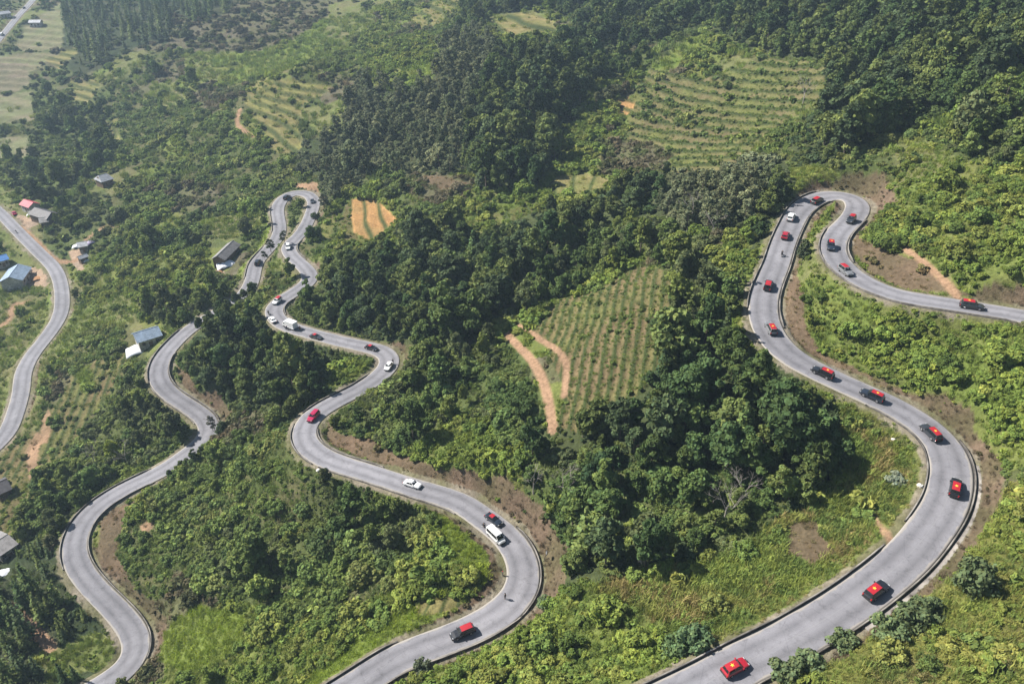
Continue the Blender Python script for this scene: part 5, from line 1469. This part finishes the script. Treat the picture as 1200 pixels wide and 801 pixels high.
def house(ra, rb, width, wall_h, roof_h, roofm, wallm, label, name='house', hip=0.0, lean=None):
    A = hit1(*ra, wall_h + roof_h); B = hit1(*rb, wall_h + roof_h)
    zg = min(gz1(A.x, A.y), gz1(B.x, B.y)); M_ = (A + B) / 2; ln = max((A - B).xy.length, 4.0); ang = math.atan2(B.y - A.y, B.x - A.x)
    zt = (A.z + B.z) / 2; base = zt - wall_h - roof_h
    e = empty(name, (M_.x, M_.y, base), ang); tag(e, label, 'house')
    a, b = ln / 2 - .45, width / 2 - .5
    bm = bmesh.new()
    loft(bm, [[(x, -b, -2.5), (x, b, -2.5), (x, b, wall_h), (x, 0, wall_h + roof_h * (b / (width / 2)) * .97), (x, -b, wall_h)] for x in (-a, a)])
    obj('wall', bm_mesh('house_wall', bm, wallm), e)
    bm = bmesh.new(); L_, Wd = ln / 2, width / 2; hp = hip
    ov = .12; ez = wall_h - .05
    T = [(-L_ + hp, 0, wall_h + roof_h), (L_ - hp, 0, wall_h + roof_h)]
    for t_ in (0.0, .12):
        pass
    v = [bm.verts.new(q) for q in ((-L_, -Wd, ez), (L_, -Wd, ez), T[1], T[0], (-L_, Wd, ez), (L_, Wd, ez))]
    fs = [bm.faces.new((v[0], v[1], v[2], v[3])), bm.faces.new((v[5], v[4], v[3], v[2]))]
    if hp > 0: fs += [bm.faces.new((v[4], v[0], v[3])), bm.faces.new((v[1], v[5], v[2]))]
    bmesh.ops.recalc_face_normals(bm, faces=fs); bmesh.ops.solidify(bm, geom=fs, thickness=-.12)
    rf = obj('roof', bm_mesh('house_roof', bm, roofm), e)
    bm = bmesh.new(); tubes(bm, [(-L_ + hp, 0, wall_h + roof_h + .1), (L_ - hp, 0, wall_h + roof_h + .1)], .12, 6); obj('ridge_cap', bm_mesh('ridge_cap', bm, roofm), rf)
    for s in (-1, 1):
        bm = bmesh.new(); box(bm, (0, s * (b + .02), 1.0), (1.1, .06, 2.0)); d_ = obj('door', bm_mesh('door', bm, WL_WOOD), e)
        bm = bmesh.new(); box(bm, (.42, s * (b + .07), 1.0), (.06, .06, .14)); obj('handle', bm_mesh('handle', bm, M_CHROME), d_)
        for x in (-a * .6, a * .6):
            bm = bmesh.new(); box(bm, (x, s * (b + .015), wall_h * .58), (1.0, .06, .95)); w_ = obj('window', bm_mesh('window', bm, WL_WOOD), e)
            bm = bmesh.new(); box(bm, (x, s * (b + .04), wall_h * .58), (.84, .06, .80)); obj('pane', bm_mesh('pane', bm, M_GLASS), w_)
    return e
house((157, 396), (184, 377), 7.0, 3.0, 1.7, RF_BLUE, WL_GREY, 'long house with a weathered blue-grey roof right beside the left switchback')
house((254.5, 302), (273, 280), 5.4, 2.8, 1.5, RF_GREY, WL_WOOD, 'long low house with an old grey roof left of the small far bend')
house((113, 208), (127, 201), 7.5, 3.0, 2.2, RF_PALE, WL_WOOD, 'lone pale-roofed house among the trees at upper left', hip=1.2)
house((28, 234), (39, 237), 6.0, 3.0, 1.6, RF_RED, WL_GREY, 'small red-roofed house beside the valley road')
house((40, 244), (61, 248), 7.5, 2.8, 2.0, RF_DARK, WL_WOOD, 'dark-roofed house right behind the red-roofed one', hip=.8)
house((45, 257), (56, 253), 5.5, 2.5, 1.3, RF_GREY, WL_WOOD, 'small grey-roofed shed below the dark-roofed house', name='shed')
house((90, 286), (101, 281), 5.0, 2.6, 1.2, RF_PALE, WL_GREY, 'small pale-roofed house above the dirt track to the valley road')
house((93, 301), (99, 297), 3.0, 2.2, .8, RF_PALE, WL_WOOD, 'tiny pale-roofed hut on the orange yard by the valley bend', name='hut')
house((11, 327), (21, 307), 9.0, 3.4, 2.0, RF_BLUE, WL_GREY, 'broad house with a pale blue-grey roof in the yard left of the valley bend')
house((-8, 303), (7, 296), 6.0, 3.0, 1.4, RF_SKY, WL_GREY, 'bright blue roof at the left edge above the broad valley house')
house((-14, 642), (9, 625), 8.0, 3.2, 1.0, RF_GREY, WL_GREY, 'grey flat-looking roof at the left edge above the conifers')
house((-10, 569), (7, 561), 6.5, 3.0, 1.5, RF_DARK, WL_WOOD, 'dark roof at the left edge below the striped vegetable field')
house((34, 24), (48, 23), 6.0, 3.2, 1.6, RF_PALE, WL_GREY, 'tiny pale house beside the far top left road among paddies')
house((-4, 15), (10, 12), 7.0, 3.2, 1.6, RF_PALE, WL_GREY, 'tiny pale house across the far top left road at the frame edge')

def draped(px, py, w, l, z, label, name, mat, rz_=0.4, cat='tarpaulin'):
    p = hit1(px, py); bm = bmesh.new(); n_ = 8; vs = []; rr = np.random.default_rng(int(px))
    for i in range(n_ + 1):
        row = []
        for j in range(n_ + 1):
            u, v = i / n_ - .5, j / n_ - .5
            row.append(bm.verts.new((u * w, v * l, z * (1 - 1.6 * (u * u + v * v)) + rr.normal(0, .06 * z))))
        vs.append(row)
    fs = [bm.faces.new((vs[i][j], vs[i + 1][j], vs[i + 1][j + 1], vs[i][j + 1])) for i in range(n_) for j in range(n_)]
    bmesh.ops.recalc_face_normals(bm, faces=fs); bmesh.ops.solidify(bm, geom=fs, thickness=.03)
    o = obj(name, bm_mesh(name, bm, mat, True), None, (p.x, p.y, p.z + .05 - z * .35)); o.rotation_euler.z = rz_
    return tag(o, label, cat)
draped(162, 411, 7, 6, 2.4, 'crumpled white tarpaulin in front of the long blue-grey roofed house', 'tarpaulin', M_TARP)
draped(265, 311, 6.5, 6, 2.4, 'white tarpaulin at the near end of the long low grey house', 'tarpaulin', M_TARP)
draped(247, 323, 3.2, 3, 1.6, 'small white heap left of the orange yard by the grey house', 'tarpaulin', M_TARP)
draped(4, 672, 3.6, 2.6, 1.0, 'white awning at the left edge under the grey flat roof', 'awning', M_TARP)
M_CLAY = m_simple('orange_clay', (.30, .17, .09), .95, .05, var=.3, scale=1)
draped(256, 320, 3.4, 2.8, 1.2, 'heap of orange clay before the long low grey house', 'clay_heap', M_CLAY, cat='heap')
draped(45, 326, 5.0, 4.0, .8, 'heap of orange sand in the yard by the valley bend', 'sand_heap', M_CLAY, cat='heap')
e = build_car('sedan', P_CRIM, None); p = hit1(17, 251); e.location = p; e.rotation_euler.z = R(130); tag(e, 'dark red car parked in front of the small red-roofed house', 'car')
def stone(px, py, s, label):
    p = hit1(px, py); bm = bmesh.new(); bmesh.ops.create_icosphere(bm, subdivisions=2, radius=s); rr = random.Random(int(px))
    for v in bm.verts: v.co *= rr.uniform(.75, 1.2); v.co.z *= .6
    tag(obj('white_stone', bm_mesh('white_stone', bm, m_simple('pale_stone', (.62, .60, .55), .9, .1), False), None, (p.x, p.y, p.z + .1)), label, 'stone')
stone(1078, 569, .45, 'white stone in the grass close to the inner wall of the big bend')
stone(1047, 515, .38, 'white stone in the grass below the car entering the big bend')
stone(373, 551, .4, 'small white stone below the road under the brown bank')

# ------------------------------------------------------------------ trees and bushes one would point at
def single(k, var, px, py, s, tint, label, cat='tree', name=None, lift=0.0, tilt=(0, 0)):
    p = hit1(px, py); place_tree(k, var, p.x, p.y, p.z - .1, s, (px * .7) % 6.28, tuple(v * 1.5 for v in tint), label, None, name, cat, tilt)
def single_bush(px, py, s, tint, label, var=0, hs=1.0):
    p = hit1(px, py); e = empty('bush', (p.x, p.y, p.z - .1), (px * .3) % 6.28); e.scale = (s, s, s * hs); tag(e, label, 'bush')
    m_ = BIG[var % len(BIG)]; obj('stem', m_[1], e); c = obj('crown', m_[0], e); c['tint'] = [float(v) * 2.1 for v in tint]
single(0, 3, 939, 311, .70, (.062, .078, .040), 'lone bushy tree leaning over the inner wall of the hairpin', 'tree')
single(0, 1, 135, 541, .95, (.17, .20, .035), 'bright yellow-green tree among dark trees left of the lower bend')
single(2, 1, 250, 506, .62, (.085, .085, .072), 'thin grey tree standing in front of the road at the left bend')
single(2, 0, 334, 286, .62, (.06, .068, .046), 'small dark tree half covering the road below the far loop')
single(2, 2, 381, 248, 1.0, (.075, .085, .055), 'grey-green tree directly right of the far small loop')
single(0, 5, 349, 243, .42, (.07, .10, .03), 'small green tree inside the far small loop', 'tree')
single(1, 0, 774, 447, .80, (.030, .050, .022), 'dark pointed conifer at the right edge of the striped terraced plot', 'conifer')
single(1, 2, 965, 552, .72, (.038, .052, .024), 'dark conifer casting its shadow on open grass inside the big bend', 'conifer')
single(2, 3, 755, 660, .66, (.20, .165, .12), 'dry brown-grey tree at the foot of the dark gully wood')
single(0, 2, 700, 566, 1.15, (.030, .052, .022), 'very large dark round tree below the striped terraced plot')
single(0, 6, 262, 510, .55, (.05, .07, .03), 'small tree right of the thin grey tree at the left bend')
single_bush(641, 712, 1.9, (.052, .072, .034), 'rounded dark bush at the lower end of the middle ditch wall', 1)
single_bush(1140, 690, 2.9, (.060,.078,.034), 'large feathery bush outside the ditch wall at lower right', 2, 1.5)
single_bush(1040, 745, 2.6, (.056,.074,.032), 'wide dark bush under the starred black car, left of three', 3, 1.1)
single_bush(1065, 733, 2.7, (.060,.078,.034), 'wide dark bush under the starred black car, middle of three', 4, 1.2)
single_bush(1085, 722, 2.3, (.056,.073,.032), 'wide dark bush under the starred black car, right of three', 0, 1.2)
single_bush(920, 795, 2.4, (.062,.080,.036), 'grey-green bush at the bottom edge right of the red hatchback', 5, 1.2)
single_bush(945, 785, 2.3, (.056,.074,.033), 'dark bush at the bottom beside the ditch wall', 1, 1.2)
single_bush(985, 757, 2.1, (.058,.076,.034), 'bush covering the ditch wall between the two nearest red cars', 2, 1.2)
single_bush(812, 757, 2.6, (.045, .068, .030), 'big dark bush above the parapet casting shade on the road', 3, 1.3)
single_bush(790, 765, 2.4, (.050, .074, .030), 'dark bush left of the shaded parapet stretch', 4, 1.2)
single_bush(1048, 566, 2.0, (.10, .115, .080), 'pale grey-green bush on the grass inside the big bend', 5, .9)
single_bush(370, 256, 2.0, (.035, .050, .024), 'dark bush at the right foot of the far small loop', 1, 1.2)
single_bush(496, 785, 1.7, (.050, .060, .035), 'thin dark bush in front of the parapet at bottom centre', 2, 1.3)

for k, (px, py) in enumerate([(287,347),(278,354),(268,361),(257,368),(246,375),(235,382),(296,341)]):
    single(0, k, px, py + 5, .62 + .07 * (k % 3), (.05, .068, .026), 'bushy tree in the row hiding the road between the grey-roofed and blue-roofed houses')
for o in list(COL.objects):
    if o.parent is None and str(o.get('label', '')).startswith('bushy tree in the row'): o['group'] = 'trees hiding the left road'
single(2, 2, 318, 296, .75, (.055,.068,.034), 'small tree covering the road above the lone black SUV bend')
single(2, 3, 311, 306, .5, (.055,.068,.034), 'smallest tree right beside the lone black SUV bend')
for k_, (px, py) in enumerate([(240,531),(228,541),(214,550),(200,561)]):
    single(0, k_ + 2, px, py, .42 + .05 * (k_ % 2), (.05, .068, .026), ('bushy tree hiding the road just below the thin grey tree', 'bushy tree hiding the road, second below the thin grey tree', 'bushy tree hiding the road, third below the thin grey tree', 'bushy tree at the upper end of the lower left road bend')[k_])
# leafless trees standing in the woods
def bare_mesh(seed):
    r = np.random.default_rng(seed); V = []; F = []
    def grow(a, d, ln, rad, lev):
        b = a + d * ln; tube(V, F, a, b, rad, rad * .6, 5)
        if lev == 0: return
        for i in range(3 if lev > 1 else 4):
            q = d + r.normal(0, .55, 3); q[2] = abs(q[2]) * .8 + .15; q /= np.linalg.norm(q)
            grow(a + d * ln * r.uniform(.55, 1), q, ln * r.uniform(.5, .8), rad * .5, lev - 1)
    grow(np.array([0, 0, -.3]), np.array([0, 0, 1.]), 3.2, .13, 4)
    return V, F
BARE = []
for s_ in range(3):
    V_, F_ = bare_mesh(s_); V_ = np.array(V_); n1_ = 10
    BARE.append((mesh_from('bare_trunk', V_[:n1_], np.array(F_[:5]), M_TWIG), mesh_from('bare_branches', V_, np.array(F_[5:]), M_TWIG)))
for k, (px, py, s_, lb) in enumerate([(848,612,1.25,'pale leafless tree at the lower right edge of the dark gully wood'),(868,590,1.0,'leafless tree among green crowns, right part of the dark gully wood'),(625,578,1.1,'grey leafless tree at the left edge of the dark gully wood by the brown bank'),
    (660,585,1.2,'grey leafless tree inside the left part of the dark gully wood'),(756,662,.9,'leafless branches beside the dry brown-grey tree at the gully foot'),(150,545,1.3,'grey leafless tree beside the bright yellow-green tree at left'),
    (112,545,1.2,'grey leafless tree left of the bright yellow-green tree'),(810,262,1.3,'grey leafless tree in the grey-green grove left of the hairpin'),(835,275,1.2,'leafless tree at the lower edge of the grey-green grove'),
    (940,125,1.6,'pale leafless tree right of the upper terraces'),(1010,160,1.5,'grey leafless tree on the upper right forest edge'),(252,505,.9,'thin leafless tree in front of the road at the left bend')]):
    p = hit1(px, py); e = empty('bare_tree', (p.x, p.y, p.z - .1), k * 1.3); e.scale = (s_, s_, s_); tag(e, lb, 'tree')
    m_ = BARE[k % 3]; obj('trunk', m_[0], e); obj('crown', m_[1], e)
M_PURP = m_simple('purple_grey_sheet', (.30, .27, .38), .6, .2)
draped(91, 289, 4, 3.5, 1.6, 'white sheet heap left of the small pale-roofed house', 'tarpaulin', M_TARP, .2)
draped(106, 285, 4, 3.2, 1.5, 'purple-grey sheeting right of the small pale-roofed house', 'tarpaulin', M_PURP, .9)
draped(102, 306, 2.5, 2.2, 1.2, 'small white sheet below the tiny pale-roofed hut', 'tarpaulin', M_TARP, .5)
draped(36, 252, 3.2, 3.0, 1.4, 'white sheet between the red-roofed house and the valley road', 'tarpaulin', M_TARP, .3)
draped(33, 318, 3.2, 3.0, 1.4, 'pale sheet over stacked goods right of the broad valley house', 'tarpaulin', M_PURP, .3)
# ------------------------------------------------------------------ light, air, world
SUN_EL, SUN_AZ = R(42), R(-72)          # azimuth from +y towards +x : the sun stands left, a little beyond the subject
sd = Vector((math.sin(SUN_AZ) * math.cos(SUN_EL), math.cos(SUN_AZ) * math.cos(SUN_EL), math.sin(SUN_EL)))
L = bpy.data.lights.new('sun', 'SUN'); L.energy = 5.0; L.angle = R(.53); L.color = (1, .95, .88)
lo = bpy.data.objects.new('sun', L); lo.rotation_euler = (-sd).to_track_quat('-Z', 'Y').to_euler(); lo.location = (0, 0, 400); COL.objects.link(lo)
w = bpy.data.worlds.new('World'); scene.world = w; w.use_nodes = True
nt = w.node_tree; bg = nt.nodes['Background']
sky = nt.nodes.new('ShaderNodeTexSky'); sky.sky_type = 'NISHITA'; sky.sun_disc = False
sky.sun_elevation = SUN_EL; sky.sun_rotation = SUN_AZ; sky.altitude = 900; sky.air_density = 1.2; sky.dust_density = 1.5
nt.links.new(sky.outputs[0], bg.inputs[0]); bg.inputs[1].default_value = .05
HAZE = True
if HAZE:
    bm = bmesh.new(); bmesh.ops.create_cube(bm, size=1)
    x0, x1, y0, y1, z0, z1 = -6200, 6200, -150, 7200, float(GZ.min()) - 1, max(CAMZ + 12, float(GZ.max()) + 45)
    for v in bm.verts: v.co = ((x0 if v.co.x < 0 else x1), (y0 if v.co.y < 0 else y1), (z0 if v.co.z < 0 else z1))
    me = bpy.data.meshes.new('haze'); bm.to_mesh(me); bm.free()
    k = NT('valley_haze'); pv = k.n('ShaderNodeVolumePrincipled'); pv.inputs['Color'].default_value = (.60, .80, 1, 1)
    pv.inputs['Density'].default_value = .00020; pv.inputs['Anisotropy'].default_value = .15
    k.l(pv.outputs[0], k.out.inputs['Volume']); me.materials.append(k.m)
    tag(obj('haze', me), 'thin blue haze filling the valley air', 'haze', kind='stuff')
scene.view_settings.view_transform = 'Standard'; scene.view_settings.look = 'None'
scene.view_settings.exposure = 1.15; scene.view_settings.gamma = 1.0
scene.render.engine = 'CYCLES'
cy = scene.cycles
cy.max_bounces = 6; cy.diffuse_bounces = 3; cy.glossy_bounces = 2; cy.transmission_bounces = 3; cy.volume_bounces = 0; cy.transparent_max_bounces = 6
cy.use_denoising = True; cy.use_adaptive_sampling = True; cy.adaptive_threshold = .02
cy.caustics_reflective = False; cy.caustics_refractive = False
